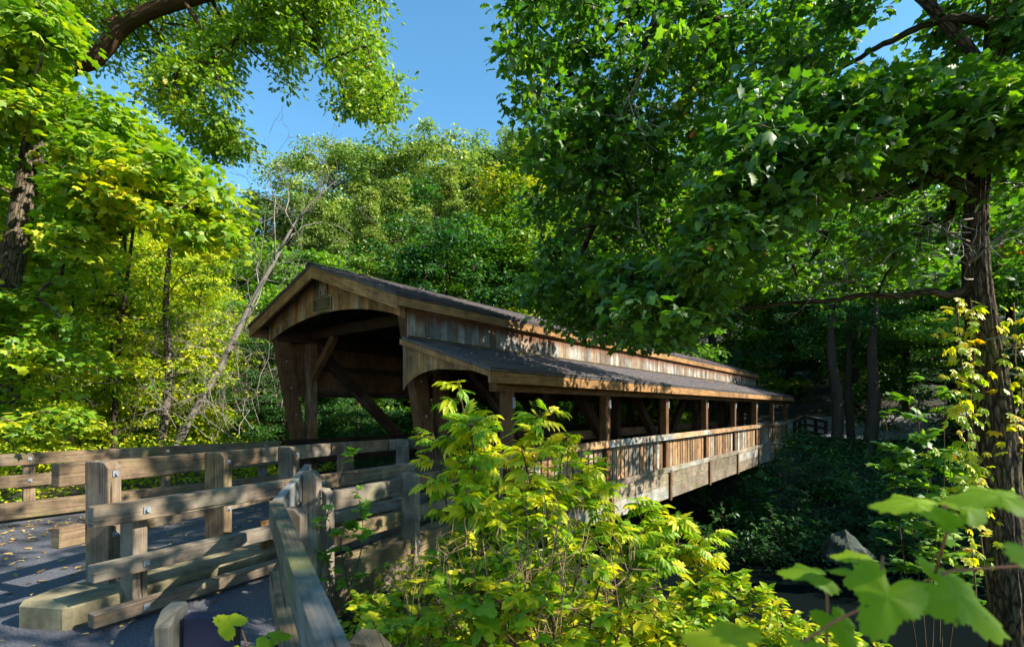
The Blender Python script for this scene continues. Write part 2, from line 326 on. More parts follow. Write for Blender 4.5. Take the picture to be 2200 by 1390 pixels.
def terrain():
    xs = np.concatenate([np.linspace(-130, -22, 30)[:-1], np.linspace(-22, 30, 150), np.linspace(30, 160, 34)[1:]])
    ys = np.concatenate([np.linspace(-40, -4, 14)[:-1], np.linspace(-4, 40, 130), np.linspace(40, 220, 40)[1:]])
    X, Y = np.meshgrid(xs, ys); Z = H(X, Y); nx, ny = len(xs), len(ys)
    v = np.stack([X.ravel(), Y.ravel(), Z.ravel()], 1)
    f = [(j * nx + i, j * nx + i + 1, (j + 1) * nx + i + 1, (j + 1) * nx + i) for j in range(ny - 1) for i in range(nx - 1)]
    me = bpy.data.meshes.new('ground'); me.from_pydata(v.tolist(), [], f); me.polygons.foreach_set('use_smooth', [True] * len(f)); me.materials.append(G_SOIL)
    o = bpy.data.objects.new('ground', me); COL.objects.link(o); tag(o, kind='structure')
terrain()
def sheet(name, poly, z, mat, thick=0.05):
    m = MB(); m.prism([(p[0], p[1]) for p in poly], lambda a, b, t: (a, b, t), z - thick, z, .5); return m.build(name, mat, kind='structure')
# water
wm = bpy.data.materials.new('creek_water'); t_, N_, L_ = nodes(wm)
wb = N_('BsdfPrincipled', Roughness=0.03); wb.inputs['Specular IOR Level'].default_value = 0.1; wb.inputs['IOR'].default_value = 1.12; wb.inputs['Base Color'].default_value = (0.004, 0.007, 0.007, 1)
wn = N_('TexNoise', Scale=5.0, Detail=4); wtc = N_('TexCoord'); wmp = N_('Mapping'); wmp.inputs['Scale'].default_value = (1, .5, 1)
L_(wtc.outputs['Object'], wmp.inputs[0]); L_(wmp.outputs[0], wn.inputs['Vector'])
wbu = N_('Bump', Strength=0.08, Distance=0.03); L_(wn.outputs['Fac'], wbu.inputs['Height']); L_(wbu.outputs[0], wb.inputs['Normal'])
wo_ = N_('OutputMaterial'); L_(wb.outputs[0], wo_.inputs[0])
sheet('creek_water', [B(6, -60), B(22, -60), B(22, 60), B(6, 60)], -3.15, wm, 0.02)
# fence lines in plan (world x, y, z of the rail top)
F2 = [Vector((-3.40, 3.85, 1.265)), Vector((-3.22, 4.6, 1.245)), Vector((-2.92, 6.0, 1.215)), Vector((-2.53, 7.2, 1.19)), Vector((-1.95, 8.15, 1.18)), Vector((-1.35, 8.75, 1.17))]
F3 = [Vector((-3.13, 3.6, 1.0)), Vector((-2.38, 4.9, 1.0)), Vector((-1.72, 6.0, 1.0)), Vector((-1.08, 7.0, 1.0)), Vector((-.75, 7.6, 1.0))]
F4 = [Vector((-1.60, 4.15, .97)), Vector((-1.08, 5.3, .96)), Vector((-.55, 6.35, .96)), Vector((-.12, 7.1, .97))]
asph = [(-9, -3), (-1.0, -3), (-1.15, 1.0), (-1.6, 3.2), (-1.66, 4.15), (-1.12, 5.3), (-.6, 6.35), tuple(B(5.6, 4.5)[:2]), tuple(B(5.6, 10.4)[:2]), tuple(B(-4, 10.4)[:2]), (-16, 2), (-16, -3)]
sheet('asphalt_path', asph, 0.10, G_ASPH, 0.06)
gp = [B(27.2, 10.2), B(27.2, 5.0), B(29, 3.0), B(31, -1.5), B(33, -8), B(36, -8), B(35, -1), B(33, 6), B(31, 10)]
m_ = MB()
for i in range(7):
    a0, a1 = gp[0].lerp(gp[8], 0), None
pv = [(B(27.2, 5.6), B(27.2, 10.2)), (B(29.0, 4.0), B(31.0, 8.5)), (B(30.5, 1.0), B(33.3, 4.0)), (B(31.5, -3), B(35, -1.5)), (B(32.5, -9), B(36.5, -8))]
for (a, b), (c, d) in zip(pv, pv[1:]):
    pts = [Vector((p.x, p.y, 0)) for p in (a, c, d, b)]
    zs = [0.1 if p in (a, b) and a is pv[0][0] else float(H(p.x, p.y)) + .35 for p in (a, c, d, b)]
    pts = [Vector((p.x, p.y, z)) for p, z in zip(pts, zs)]
    m_.quad(pts[::-1] if (pts[1] - pts[0]).cross(pts[2] - pts[1]).z < 0 else pts, [(0, 0)] * 4, .5)
m_.build('gravel_path', G_GRAV, kind='structure')

# ------------------------------------------------------------------ covered bridge (local axes: x along, y across to the far left, z up)
br = empty('covered_bridge', (0, 0, 0), TH, label='long covered timber bridge with gabled portal, shingled roofs and lean-to walkway', cat='bridge')
ex, ey, ez = Vector((1, 0, 0)), Vector((0, 1, 0)), Vector((0, 0, 1))
QP, QR, QL = 4.585, 6.15, 10.30        # outer posts, right truss, left truss
S0, S1 = 4.95, 27.2                    # siding planes of the gables
QE_R, QE_L, QA = 5.92, 10.76, 8.30     # main eaves and ridge
ZE, ZA = 3.40, 4.26
QLE, ZLE, ZLT = 4.27, 2.22, 2.80       # lean-to eave
RO = 0.31                              # front overhang
random.seed(3)
def slope_roof(name, qa, za, qb, zb, s0, s1, parent, rows):
    """courses of shingles from the eave (qb) up to (qa)"""
    m = MB(); d = Vector((0, qa - qb, za - zb)); L = d.length; d.normalize(); nrm = ex.cross(d); nrm = nrm if nrm.z > 0 else -nrm
    e = Vector((0, qb, zb)); m.box(Vector(((s0 + s1) / 2, 0, 0)) + e + d * (L / 2) - nrm * 0.02, ex, d, nrm, s1 - s0, L, 0.03, .5)
    step = L / rows
    for i in range(rows):
        c = e + d * (step * (i + .5) + .01) + nrm * 0.006
        dd = (d * step - nrm * 0.012).normalized(); nn = ex.cross(dd); nn = nn if nn.z > 0 else -nn
        x = s0 - random.uniform(0, .012)
        while x < s1:
            x2 = min(s1 + random.uniform(0, .01), x + random.uniform(2.2, 3.4))
            if s1 - x2 < .4: x2 = s1
            m.box(Vector(((x + x2) / 2, 0, 0)) + c + Vector((0, 0, random.uniform(-.001, .002))), ex, dd, nn, x2 - x - .001, step * 1.12, 0.012, random.random()); x = x2
    return m.build(name, SHING, parent)
roof = slope_roof('roof', QA, ZA, QE_R - .02, ZE + .01, S0 - RO, S1 + RO, br, 18)
slope_roof('roof', QA, ZA, QE_L + .02, ZE + .01, S0 - RO, S1 + RO, br, 18)
lean = slope_roof('lean_to_roof', QR - .10, ZLT - .01, QLE - .02, ZLE + .01, S0 - .07, S1 - .2, br, 14)
m = MB()                                # ridge cap
x = S0 - RO - .01
while x < S1 + RO:
    for sg in (-1, 1):
        d = Vector((0, (QE_R if sg < 0 else QE_L) - QA, ZE - ZA)).normalized(); nn = ex.cross(d); nn = nn if nn.z > 0 else -nn
        m.box(Vector((x + .12, QA, ZA + .012)) + d * .07 + nn * .018, (ex - ez * .02).normalized(), d, nn, .26, .14, .01)
    x += .22
m.build('ridge_cap', SHING, br)
# bargeboards and fascias
def fascia(q, z0, z1, s0, s1, th, name='fascia_board', mat=W_FASC, seg=3.0):
    m = MB(); x = s0
    while x < s1 - .01:
        x2 = min(s1, x + seg * random.uniform(.9, 1.2))
        m.box(((x + x2) / 2, q, (z0 + z1) / 2), ex, ey, ez, x2 - x - .003, th, z1 - z0); x = x2
    return m.build(name, mat, br)
fascia(QE_R + .02, ZE - .17, ZE - .03, S0 - RO + .045, S1 + RO - .05, .04)
fascia(QE_R + .10, ZE - .19, ZE - .12, S0 + .02, S1, .05)
fascia(QE_L - .02, ZE - .22, ZE - .03, S0 - RO + .045, S1 + RO - .05, .04)
fascia(QLE + .02, ZLE - .18, ZLE - .03, S0 - .06, S1 - .2, .04)
for sg, qe in ((-1, QE_R), (1, QE_L)):
    for sx in (S0 - RO + .02, S1 + RO - .02):
        m = MB(); d = Vector((0, qe - QA, ZE - ZA))
        nrm = Vector((0, -d.z, d.y)).normalized(); nrm = nrm if nrm.z > 0 else -nrm
        a = Vector((sx, QA, ZA - .03)); b = Vector((sx, qe, ZE - .03))
        m.quad([a, b, b - ez * .19, a - ez * .21] if (sg < 0) == (sx < 10) else [a - ez * .21, b - ez * .19, b, a], [(0, 0), (d.length, 0), (d.length, .2), (0, .22)], .4)
        off = Vector((.04 if sx < 10 else -.04, 0, 0)); a2, b2 = a + off, b + off
        m.quad([a2, a2 - ez * .21, b2 - ez * .19, b2], [(0, 0), (0, .22), (d.length, .2), (d.length, 0)], .4)
        m.quad([a - ez * .21, b - ez * .19, b2 - ez * .19, a2 - ez * .21], [(0, 0), (d.length, 0), (d.length, .04), (0, .04)], .4)
        m.quad([b, b2, b2 - ez * .19, b - ez * .19], [(0, 0), (.04, 0), (.04, .2), (0, .2)], .4)
        m.build('bargeboard', W_FASC, br)
m = MB(); d = Vector((0, QLE - QR, ZLE - ZLT)); a = Vector((S0 - RO + .07, QR - .02, ZLT - .03)); b = Vector((S0 - RO + .07, QLE, ZLE - .03))
m.prism([(a.y, a.z), (b.y, b.z), (b.y, b.z - .08), (a.y, a.z - .08)], lambda p, q, t: (t, p, q), S0 - .06, S0 - .025, .2); m.build('bargeboard', W_FASC, br)
# gable siding: vertical boards cut to the slope above and the arch below
def roof_z(q): return ZA - .06 - (ZA - ZE) * abs(q - QA) / ((QA - QE_R) if q < QA else (QE_L - QA))
def arch_z(q):
    t = (q - (QR - .05)) / (QL + .1 - (QR - .05)); return 3.08 + .37 * max(0, math.sin(math.pi * min(max(t, 0), 1))) ** .7
for sp, nm in ((S0, 1), (S1, -1)):
    m = MB(); q = QR - .08
    while q < QL + .16:
        wd = min(random.uniform(.10, .17), QL + .18 - q); q2 = q + wd
        zb0, zb1 = arch_z(q + .002), arch_z(q2 - .002)
        cut = []
        # some boards butt-joined part way up
        segs = [(0, 1)] if random.random() < .6 else [(0, .45), (.46, 1)]
        for u0, u1 in segs:
            def zz(qq, u): return arch_z(qq) + (roof_z(qq) - arch_z(qq)) * u
            p = [(q + .002, zz(q, u0)), (q2 - .002, zz(q2, u0)), (q2 - .002, zz(q2, u1))]
            if q < QA < q2: p.append((QA, zz(QA, u1)))
            p.append((q + .002, zz(q, u1)))
            m.prism(p, lambda a, b, t: (t, a, b), sp, sp + nm * (.02 + random.uniform(0, .006)))
        q = q2
    m.build('gable_siding', W_SIDE, br)
    m = MB(); n = 22
    for i in range(n):                 # arch trim inside the opening
        q0 = QR - .05 + (QL + .1 - QR + .05) * i / n; q1 = QR - .05 + (QL + .1 - QR + .05) * (i + 1) / n
        m.prism([(q0, arch_z(q0) + .02), (q1, arch_z(q1) + .02), (q1, arch_z(q1) + .12), (q0, arch_z(q0) + .12)], lambda a, b, t: (t, a, b), sp + nm * .03, sp + nm * .14, .3)
    m.build('arch_rib', W_DARK, br)
# lean-to gable siding with its small arch
m = MB(); q = QLE + .12
def lz(q): return ZLE - .06 + (ZLT - ZLE) * (q - QLE) / (QR - QLE)
def la(q):
    t = (QR - .04 - q) / (QR - QLE - .3); return 1.97 + .30 * max(0.0, math.sin(math.pi * min(max(t, 0), 1.0))) ** .6 if t < .5 else min(2.27 - .12 * (t - .5), lz(q) - .06)
while q < QR - .04:
    q2 = min(q + random.uniform(.1, .17), QR - .03)
    m.prism([(q + .002, la(q)), (q2 - .002, la(q2)), (q2 - .002, lz(q2)), (q + .002, lz(q))], lambda a, b, t: (t, a, b), S0, S0 + .022); q = q2
m.build('lean_to_siding', W_SIDE, br)
# clerestory boards on the right side, long-side boards on the left
for q, z0, z1, mat, nm in ((QR - .13, ZLT - .04, ZE - .14, W_CLER, 'clerestory_siding'), (QL + .13, 1.96, ZE - .2, W_POST, 'side_siding')):
    m = MB(); x = S0 if q < 8 else S0 + .42
    while x < S1:
        x2 = min(x + random.uniform(.11, .19), S1)
        m.box(((x + x2) / 2, q + random.uniform(-.004, .004), (z0 + z1) / 2 + random.uniform(-.004, .004)), ex, ey, ez, x2 - x - .005, .025, z1 - z0); x = x2
    m.build(nm, mat, br)
    if q > 8:                           # inner face girts
        m = MB()
        for zz in (2.02, 2.6, 3.1): m.box(((S0 + .7 + S1) / 2, q - .06, zz), ex, ey, ez, S1 - S0 - .8, .06, .14)
        m.build('girt', W_DARK, br)
m = MB(); m.box(((S0 + S1) / 2, QR - .16, ZLT + .0), ex, ey, ez, S1 - S0, .03, .03); m.build('flashing', BRONZE, br)
# portal legs, truss posts, diagonals, chords, knee braces
for s_, dirn in ((S0, 1), (S1, -1)):
    for q, mat in ((QR + .06, W_POST), (QL + .06, W_POST)):
        m = MB()
        zt = 3.2
        m.prism([(s_ + dirn * .03, zt), (s_ + dirn * .33, zt), (s_ + dirn * .86, .08), (s_ + dirn * .61, .08)], lambda a, b, t: (a, t, b), q - .09, q + .09, .3)
        m.build('portal_leg', mat, br)
        for k in range(5):
            m = MB(); zz = .45 + k * .56; ss = s_ + dirn * (.03 + .58 * (zt - zz) / (zt - .08) + .14)
            m.tube([(ss, q - .10, zz), (ss, q - .085, zz)], [.02, .02], 8)
            m.build('bolt', STEEL, br)
BAY = [5.78, 9.0, 12.2, 15.4, 18.6, 21.8, 25.0, 26.4]
for q in (QR, QL):
    for i, s_ in enumerate(BAY):
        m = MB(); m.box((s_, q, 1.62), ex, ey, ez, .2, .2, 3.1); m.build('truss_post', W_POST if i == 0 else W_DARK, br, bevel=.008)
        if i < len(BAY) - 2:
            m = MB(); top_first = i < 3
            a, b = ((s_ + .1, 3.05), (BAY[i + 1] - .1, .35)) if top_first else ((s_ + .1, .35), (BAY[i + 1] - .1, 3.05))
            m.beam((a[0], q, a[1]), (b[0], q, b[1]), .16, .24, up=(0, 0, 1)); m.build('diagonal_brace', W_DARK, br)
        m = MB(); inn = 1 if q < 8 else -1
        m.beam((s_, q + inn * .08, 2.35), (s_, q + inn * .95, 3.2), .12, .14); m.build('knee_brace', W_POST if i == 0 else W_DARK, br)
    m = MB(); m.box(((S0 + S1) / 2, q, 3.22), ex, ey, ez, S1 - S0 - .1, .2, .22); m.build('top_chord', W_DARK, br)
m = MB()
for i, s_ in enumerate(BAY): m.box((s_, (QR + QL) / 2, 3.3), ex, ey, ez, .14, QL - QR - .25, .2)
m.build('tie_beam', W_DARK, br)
m = MB(); x = S0 + .4
while x < S1:
    for qe, ze in ((QE_R + .1, ZE), (QE_L - .1, ZE)): m.beam((x, QA, ZA - .15), (x, qe, ze - .12), .05, .14)
    m.beam((x, QR - .15, ZLT - .14), (x, QLE + .06, ZLE - .12), .05, .12)
    x += .6
m.build('rafter', W_DARK, br, kind='stuff')
# interior rails beside the lane
for q, zt, hh in ((QR + .13, 1.15, .22), (QL - .16, 1.04, .17)):
    for j, zz in enumerate((zt, zt - .38, zt - .72)):
        m = MB(); x = S0 + (.9 if q < 8 else .2)
        while x < S1 - .3:
            x2 = min(x + 3.2, S1 - .2); m.box(((x + x2) / 2, q, zz - hh / 2), ex, ey, ez, x2 - x - .004, .06, hh if j == 0 else .14); x = x2
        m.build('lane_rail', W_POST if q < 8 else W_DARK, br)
# outer walkway posts, beam, rails, pickets, skirt
POSTS = [5.62 + 3 * i for i in range(8)]
for s_ in POSTS:
    m = MB(); m.box((s_, QP, .76), ex, ey, ez, .16, .16, 2.40); o = m.build('walkway_post', W_POST, br, bevel=.01)
    for zz in (1.0, .22):
        m = MB(); m.box((s_, QP - .155, zz), ex, ey, ez, .22, .012, .09); m.build('steel_bracket', STEEL, br)
    m = MB(); m.box((s_ + .05, QP - .087, 1.78), ex, ey, ez, .06, .01, .16); m.build('steel_bracket', STEEL, br)
m = MB(); m.box(((5.3 + S1 - .3) / 2, QP, 2.03), ex, ey, ez, S1 - 5.6, .14, .18); m.build('eave_beam', W_POST, br)
for zz, hh, dp in ((1.02, .13, .05), (.24, .12, .05)):
    for i in range(7):
        m = MB(); m.box((POSTS[i] + 1.5, QP - .125, zz), ex, ey, ez, 2.995, dp, hh); m.build('guard_rail', W_SKRT if zz < .5 else W_PICK, br)
m = MB(); m.box((4.95, QP - .125, 1.02), ex, ey, ez, 1.3, .05, .13); m.box((4.95, QP - .125, .24), ex, ey, ez, 1.3, .05, .12); m.build('guard_rail', W_PICK, br)
for i in range(-1, 7):
    m = MB(); s_ = POSTS[0] + 3 * i + .11
    if i < 0: s_ = 4.4
    while s_ < (POSTS[i + 1] if i >= 0 else POSTS[0]) - .2:
        wd = random.uniform(.13, .16); m.box((s_ + wd / 2, QP - .01 + random.uniform(-.006, .006), .62 + random.uniform(-.01, .01)), ex, ey, ez, wd, .03, .80); s_ += wd + random.uniform(.035, .05)
    m.build('picket_panel', W_PICK, br)
for i in range(-1, 7):
    m = MB(); a = POSTS[0] + 3 * i if i >= 0 else 4.3; b = POSTS[0] + 3 * (i + 1)
    for r_ in range(2):
        zt = .17 - r_ * .29; zb = zt - .283 - (.06 * math.sin(math.pi * (a - 4) / 24) if r_ else 0)
        m.box(((a + b) / 2, QP - .10, (zt + zb) / 2), ex, ey, ez, b - a - .006, .05, zt - zb)
    m.build('skirt_board', W_SKRT, br)
for s_ in POSTS:
    m = MB(); m.box((s_, QP - .15, -.13), ex, ey, ez, .11, .05, .72); m.build('skirt_batten', W_POST, br)
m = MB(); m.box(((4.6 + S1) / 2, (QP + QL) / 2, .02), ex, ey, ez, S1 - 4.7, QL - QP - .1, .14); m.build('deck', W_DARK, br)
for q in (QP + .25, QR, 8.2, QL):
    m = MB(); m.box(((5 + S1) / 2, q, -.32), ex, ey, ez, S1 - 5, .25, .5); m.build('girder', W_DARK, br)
for s_ in (6.4, 23.6):
    m = MB()
    for q in (QP + .4, 7.2, 9.9): m.box((s_, q, -2.2), ex, ey, ez, .45, .45, 3.4)
    m.box((s_, (QP + QL) / 2, -.68), ex, ey, ez, .5, QL - QP, .25); m.build('pier', CONC, br, bevel=.02)
# plaque and emblem on the front gable
pq = empty('plaque', (S0 - .012, 8.41, 3.60)); pq.parent = br
m = MB(); m.box((0, 0, 0), ex, ey, ez, .02, .62, .235); m.build('plate', BRONZE, pq)
m = MB()
for a, b, c, d in ((0, .12, .64, .015), (0, -.12, .64, .015)): m.box((-.012, a, b), ex, ey, ez, .012, c, d)
for y_ in (-.3125, .3125): m.box((-.012, y_, 0), ex, ey, ez, .012, .015, .225)
for k in range(5): m.box((-.011, random.uniform(-.04, .04), .07 - k * .035), ex, ey, ez, .003, .40 + random.uniform(-.1, .06), .008)
m.build('frame', BRASS, pq)
em = empty('emblem', (S0 - .012, 8.36, 3.89)); em.parent = br
m = MB(); m.box((0, 0, 0), ex, ey, ez, .02, .24, .32); m.build('plate', BROWNP, em)
m = MB()
def ring(m, cy_, cz, ry, rz, w_, a0, a1, n=26):
    for i in range(n):
        t0, t1 = R(a0 + (a1 - a0) * i / n), R(a0 + (a1 - a0) * (i + 1) / n)
        p = [(cy_ + ry * math.cos(t0), cz + rz * math.sin(t0)), (cy_ + ry * math.cos(t1), cz + rz * math.sin(t1)), (cy_ + (ry - w_) * math.cos(t1), cz + (rz - w_) * math.sin(t1)), (cy_ + (ry - w_) * math.cos(t0), cz + (rz - w_) * math.sin(t0))]
        m.prism(p, lambda a, b, t: (t, a, b), -.016, -.010, .5)
ring(m, 0, .035, .095, .105, .012, -200, 40); ring(m, 0, .035, .062, .072, .012, 0, 360); ring(m, .012, .03, .03, .034, .014, 90, 330)
for y_ in (-.118, .118): m.box((-.012, y_, 0), ex, ey, ez, .005, .006, .32)
for z_ in (-.085, -.105, -.13): m.box((-.012, 0, z_), ex, ey, ez, .004, .15, .008)
m.build('logo', CREAM, em)

# ------------------------------------------------------------------ fences
def lerp_path(P, t):
    """point at arc length t, with tangent"""
    acc = 0
    for a, b in zip(P, P[1:]):
        L = (b - a).length
        if acc + L >= t or b is P[-1]: return a + (b - a) * ((t - acc) / L), (b - a).normalized()
        acc += L
def plen(P): return sum((b - a).length for a, b in zip(P, P[1:]))
def chamfer_post(c, dr, wa, wb, z0, z1, r=None, cut=.05):
    """post with the two corners of its top cut off; wa along the fence, wb across"""
    m = MB(); d = Vector((dr.x, dr.y, 0)).normalized(); s_ = Vector((d.y, -d.x, 0))
    poly = [(-wb / 2, z0), (wb / 2, z0), (wb / 2, z1 - cut), (wb / 2 - cut, z1 - .004), (-wb / 2 + .01, z1), (-wb / 2, z1 - .01)]
    cc = Vector((c.x, c.y, 0))
    m.prism(poly, lambda a, b, t: cc + s_ * a + d * t + ez * b, -wa / 2, wa / 2, r); return m
def rail_fence(name, P, posts, drops, hgt, thk, side, pw, zb, mat, label, post_top=0.0, group=None, kerb=None, boltside=1, ends=(0, 0)):
    base = P[0].copy(); base.z = 0
    e = empty(name, base, 0, label=label, cat='fence', group=group)
    off = Vector((-base.x, -base.y, 0))
    for dz, hh in zip(drops, hgt):
        m = MB()
        Q = [p + off for p in P]
        for i, (a, b) in enumerate(zip(Q, Q[1:])):
            d = (b - a).normalized(); s_ = Vector((d.y, -d.x, 0)).normalized() * side
            a2 = a - d * (ends[0] if i == 0 else 0); b2 = b + d * (ends[1] if i == len(Q) - 2 else 0.004)
            m.beam(a2 + s_ - ez * (dz + hh / 2), b2 + s_ - ez * (dz + hh / 2), thk, hh)
        m.build('rail', mat, e, bevel=.006)
    for t in posts:
        p, d = lerp_path(P, t)
        m = chamfer_post(p + off, d, pw[0], pw[1], zb, p.z + post_top)
        po = m.build('post', mat, e, bevel=.005)
        s_ = Vector((d.y, -d.x, 0)).normalized()
        for dz, hh in zip(drops, hgt):
            m = MB(); c = p + off - ez * (dz + hh / 2) + s_ * (boltside * (abs(side) + thk / 2 if (side * boltside) > 0 else pw[1] / 2) + boltside * .006)
            m.box(c, d, s_, ez, .045, .008, .045); m.tube([c, c + s_ * boltside * .02], [.012, .012], 8)
            m.build('bolt_plate', STEEL, po)
    return e
random.seed(11)
# far side of the lane, straight along the bridge
FL = [B(-3.0, 10.05, 1.06), B(4.9, 10.02, 1.05)]
e = rail_fence('timber_fence', FL, [.6, 2.5, 4.25, 5.95, 7.6], (0, .31), (.17, .17), .07, .09, (.13, .14), .05, W_FENC, 'two-rail timber fence along the far left side of the asphalt lane', post_top=-.01, boltside=1)
m = MB(); o0 = -Vector((FL[0].x, FL[0].y, 0)); m.beam(B(-3, 9.9, .25) + o0, B(4.9, 9.9, .25) + o0, .22, .22); m.build('kerb_timber', W_FENC, e, bevel=.01)
# fence between lane and walkway wedge
e = rail_fence('timber_fence', F2, [.22, 1.4, 2.5, 3.6, 4.75], (0, .50), (.18, .16), .09, -.165, (.11, .24), .10, W_FENC, 'timber fence with thick dark posts standing on the concrete wedge kerb beside the lane', post_top=.01, boltside=1, ends=(.02, 0))
# walkway fence with three rails
e = rail_fence('timber_fence', F3, [.33, 1.95, 3.3, 4.5], (0, .42, .76), (.15, .12, .10), .10, .155, (.10, .21), .08, W_FENC, 'low three-rail timber fence along the left edge of the walkway', post_top=-.09, boltside=1)
# walkway right side fence
e = rail_fence('timber_fence', F4, [.02, 1.26, 2.4, 3.1], (.01, .36, .62), (.17, .15, .12), .08, -.13, (.09, .18), -.25, W_FENC, 'vine-grown timber fence on the right edge of the walkway towards the lean-to', post_top=.06, boltside=1)
o0 = -Vector((F4[0].x, F4[0].y, 0)); m = MB()
for a, b in zip(F4, F4[1:]):
    a = a.copy(); b = b.copy(); a.z = b.z = .10; m.beam(a + o0, b + o0, .07, .44)
m.build('skirt_board', W_FENC, e)
# wedge kerb of concrete between lane and walkway
m = MB(); wp = [(-3.63, 3.62), (-3.20, 3.56), (-2.62, 4.5), (-2.0, 5.55), (-1.2, 6.85), (-1.0, 8.0), (-1.75, 8.15), (-2.38, 7.2), (-2.78, 6.0), (-3.05, 4.9), (-3.42, 4.2), (-3.62, 3.9)]
m.prism(wp, lambda a, b, t: (a, b, t), .02, .29, .5); m.build('concrete_kerb', CONC, bevel=.035, label='wedge-shaped mossy concrete kerb between the lane and the walkway', cat='kerb')
# tall boards filling the walkway side of the wedge
m = MB()
for i in range(15):
    t = 1.55 + i * .17; p, d = lerp_path(F3, t); s_ = Vector((d.y, -d.x, 0))
    m.box(Vector((p.x, p.y, .32)) - s_ * .14, d, s_, ez, .15, .03, .52 + random.uniform(-.02, .02))
m.build('board_screen', W_SIDE, label='low screen of upright brown boards behind the three-rail walkway fence', cat='board screen')
# near handrail fence that turns towards the camera
NH = [at(662, 996, 4.25), at(592, 1076, 3.2), at(650, 1223, 1.841), at(728, 1420, 1.1735)]
nb = NH[1].copy(); nb.z = 0
e = empty('handrail_fence', nb, 0, label='nearest weathered grey handrail fence bending towards the bottom edge', cat='fence')
o0 = -nb
m = MB(); m.beam(NH[1] + o0 - ez * .10, NH[0] + o0 - ez * .10, .055, .20); m.build('rail', W_OLD, e, bevel=.005)
m = MB(); m.beam(NH[1] + o0 - ez * .07, NH[2] + o0 - ez * .07, .075, .15); m.beam(NH[2] + o0 - ez * .07, NH[3] + o0 - ez * .07, .075, .15); m.build('rail', W_OLD, e, bevel=.012)
for dz in (.52,):
    m = MB(); m.beam(NH[1] + o0 - ez * dz, NH[2] + o0 - ez * dz, .07, .14); m.beam(NH[2] + o0 - ez * dz, NH[3] + o0 - ez * dz, .07, .14); m.build('rail', W_FENC, e, bevel=.006)
    m = MB(); m.beam(NH[1] + o0 - ez * dz, NH[0] + o0 - ez * dz, .06, .14); m.build('rail', W_FENC, e, bevel=.006)
for px, py, Y, zb, wa, wb_ in ((634, 1090, 3.35, 0, .09, .13), (671, 1010, 3.9, -.2, .09, .12), (795, 1362, 1.45, .2, .09, .11)):
    p = at(px, py, Y); m = chamfer_post(Vector((p.x, p.y, 0)) + o0, Vector((.1, 1, 0)), wa, wb_, zb, p.z); m.build('post', W_FENC if Y > 2 else W_OLD, e, bevel=.006)
# post with board at the bottom edge
p = at(368, 1302, 1.75); e = empty('rail_post', Vector((p.x, p.y, 0)), 0, label='cut-off pale post with dark purple-brown board end at the bottom edge', cat='post')
m = chamfer_post(Vector((0, 0, 0)), Vector((1, .12, 0)), .055, .12, .1, p.z, cut=.045); m.build('post', W_OLD, e, bevel=.006)
PUR = plain('dark_stain', (0.020, 0.018, 0.045), .6, 0, .2, 10)
m = MB(); m.beam(Vector((.04, .02, p.z - .13)), Vector((.22, .03, p.z - .13)), .05, .19); m.build('board', PUR, e, bevel=.006)
# far end fence by the gravel path
e = empty('end_fence', B(27.4, 4.3, 0), 0, label='small dark fence beyond the far end of the lean-to walkway', cat='fence')
Q = [B(0, 0, 1.05), B(1.3, -.25, 1.25), B(2.6, -1.0, 1.0)]
for dz in (0, .35, .7):
    m = MB()
    for a, b in zip(Q, Q[1:]): m.beam(a - ez * dz, b - ez * dz, .08, .12)
    m.build('rail', W_DARK, e)
for a in Q + [Q[0].lerp(Q[1], .5), Q[1].lerp(Q[2], .5)]:
    m = MB(); m.box(Vector((a.x, a.y, a.z / 2 - .3)), ex, ey, ez, .12, .12, a.z + .7); m.build('post', W_DARK, e)
e = empty('park_bench', B(31.0, -1.6, float(H(*B(31.0, -1.6)[:2])) + .15), .3, label='low red-brown bench beside the far gravel path', cat='bench')
RB = plain('red_brown_paint', (.16, .04, .03), .7)
for y_ in (-.15, 0, .15):
    m = MB(); m.box((0, y_, .45), ex, ey, ez, 1.8, .13, .04); m.build('seat_board', RB, e)
for x_ in (-.7, .7):
    m = MB(); m.box((x_, 0, .2), ex, ey, ez, .08, .4, .45); m.build('leg', W_DARK, e)

# ------------------------------------------------------------------ leaves
def T_diamond(): return np.array([(0, 0, 0), (.33, .45, .06), (0, 1, -.05), (-.33, .45, .06)], 'f'), [(0, 1, 2), (0, 2, 3)]
def T_oval(w_=.27): return np.array([(0, 0, 0), (w_ * .85, .25, .05), (w_, .55, .06), (0, 1, -.1), (-w_, .55, .06), (-w_ * .85, .25, .05)], 'f'), [(0, 1, 2, 3), (0, 3, 4, 5)]
def T_maple():
    pts = [(-90, .42), (-64, .33), (-38, .44), (-24, .40), (-10, .34), (4, .42), (22, .50), (30, .58), (40, .46), (52, .36), (66, .40), (78, .46), (90, .60)]
    r = [(math.cos(R(a)) * d, .42 + math.sin(R(a)) * d) for a, d in pts]; l = [(-x, y) for x, y in r[1:-1]][::-1]
    o = r + l; v = [(0, .42, .035)] + [(x, y, -.10 * (x * x + (y - .42) ** 2) * 2) for x, y in o]; n = len(o)
    return np.array(v, 'f'), [(0, 1 + i, 1 + (i + 1) % n) for i in range(n)]
def T_oak():
    hw = [(.10, .04), (.2, .17), (.28, .08), (.40, .30), (.47, .12), (.62, .34), (.70, .14), (.83, .2)]
    mid = [(0, y, .0) for y, _ in hw]; v = [(0, 0, 0), (0, 1, -.08)]; f = []
    R0 = len(v); v += mid; a = len(v); v += [(w_, y, .05) for y, w_ in hw]; b = len(v); v += [(-w_, y, .05) for y, w_ in hw]; n = len(hw)
    for i in range(n - 1): f += [(R0 + i, a + i, a + i + 1, R0 + i + 1), (R0 + i, R0 + i + 1, b + i + 1, b + i)]
    f += [(R0 + n - 1, a + n - 1, 1), (R0 + n - 1, 1, b + n - 1), (0, a, R0), (0, R0, b)]
    return np.array(v, 'f'), f
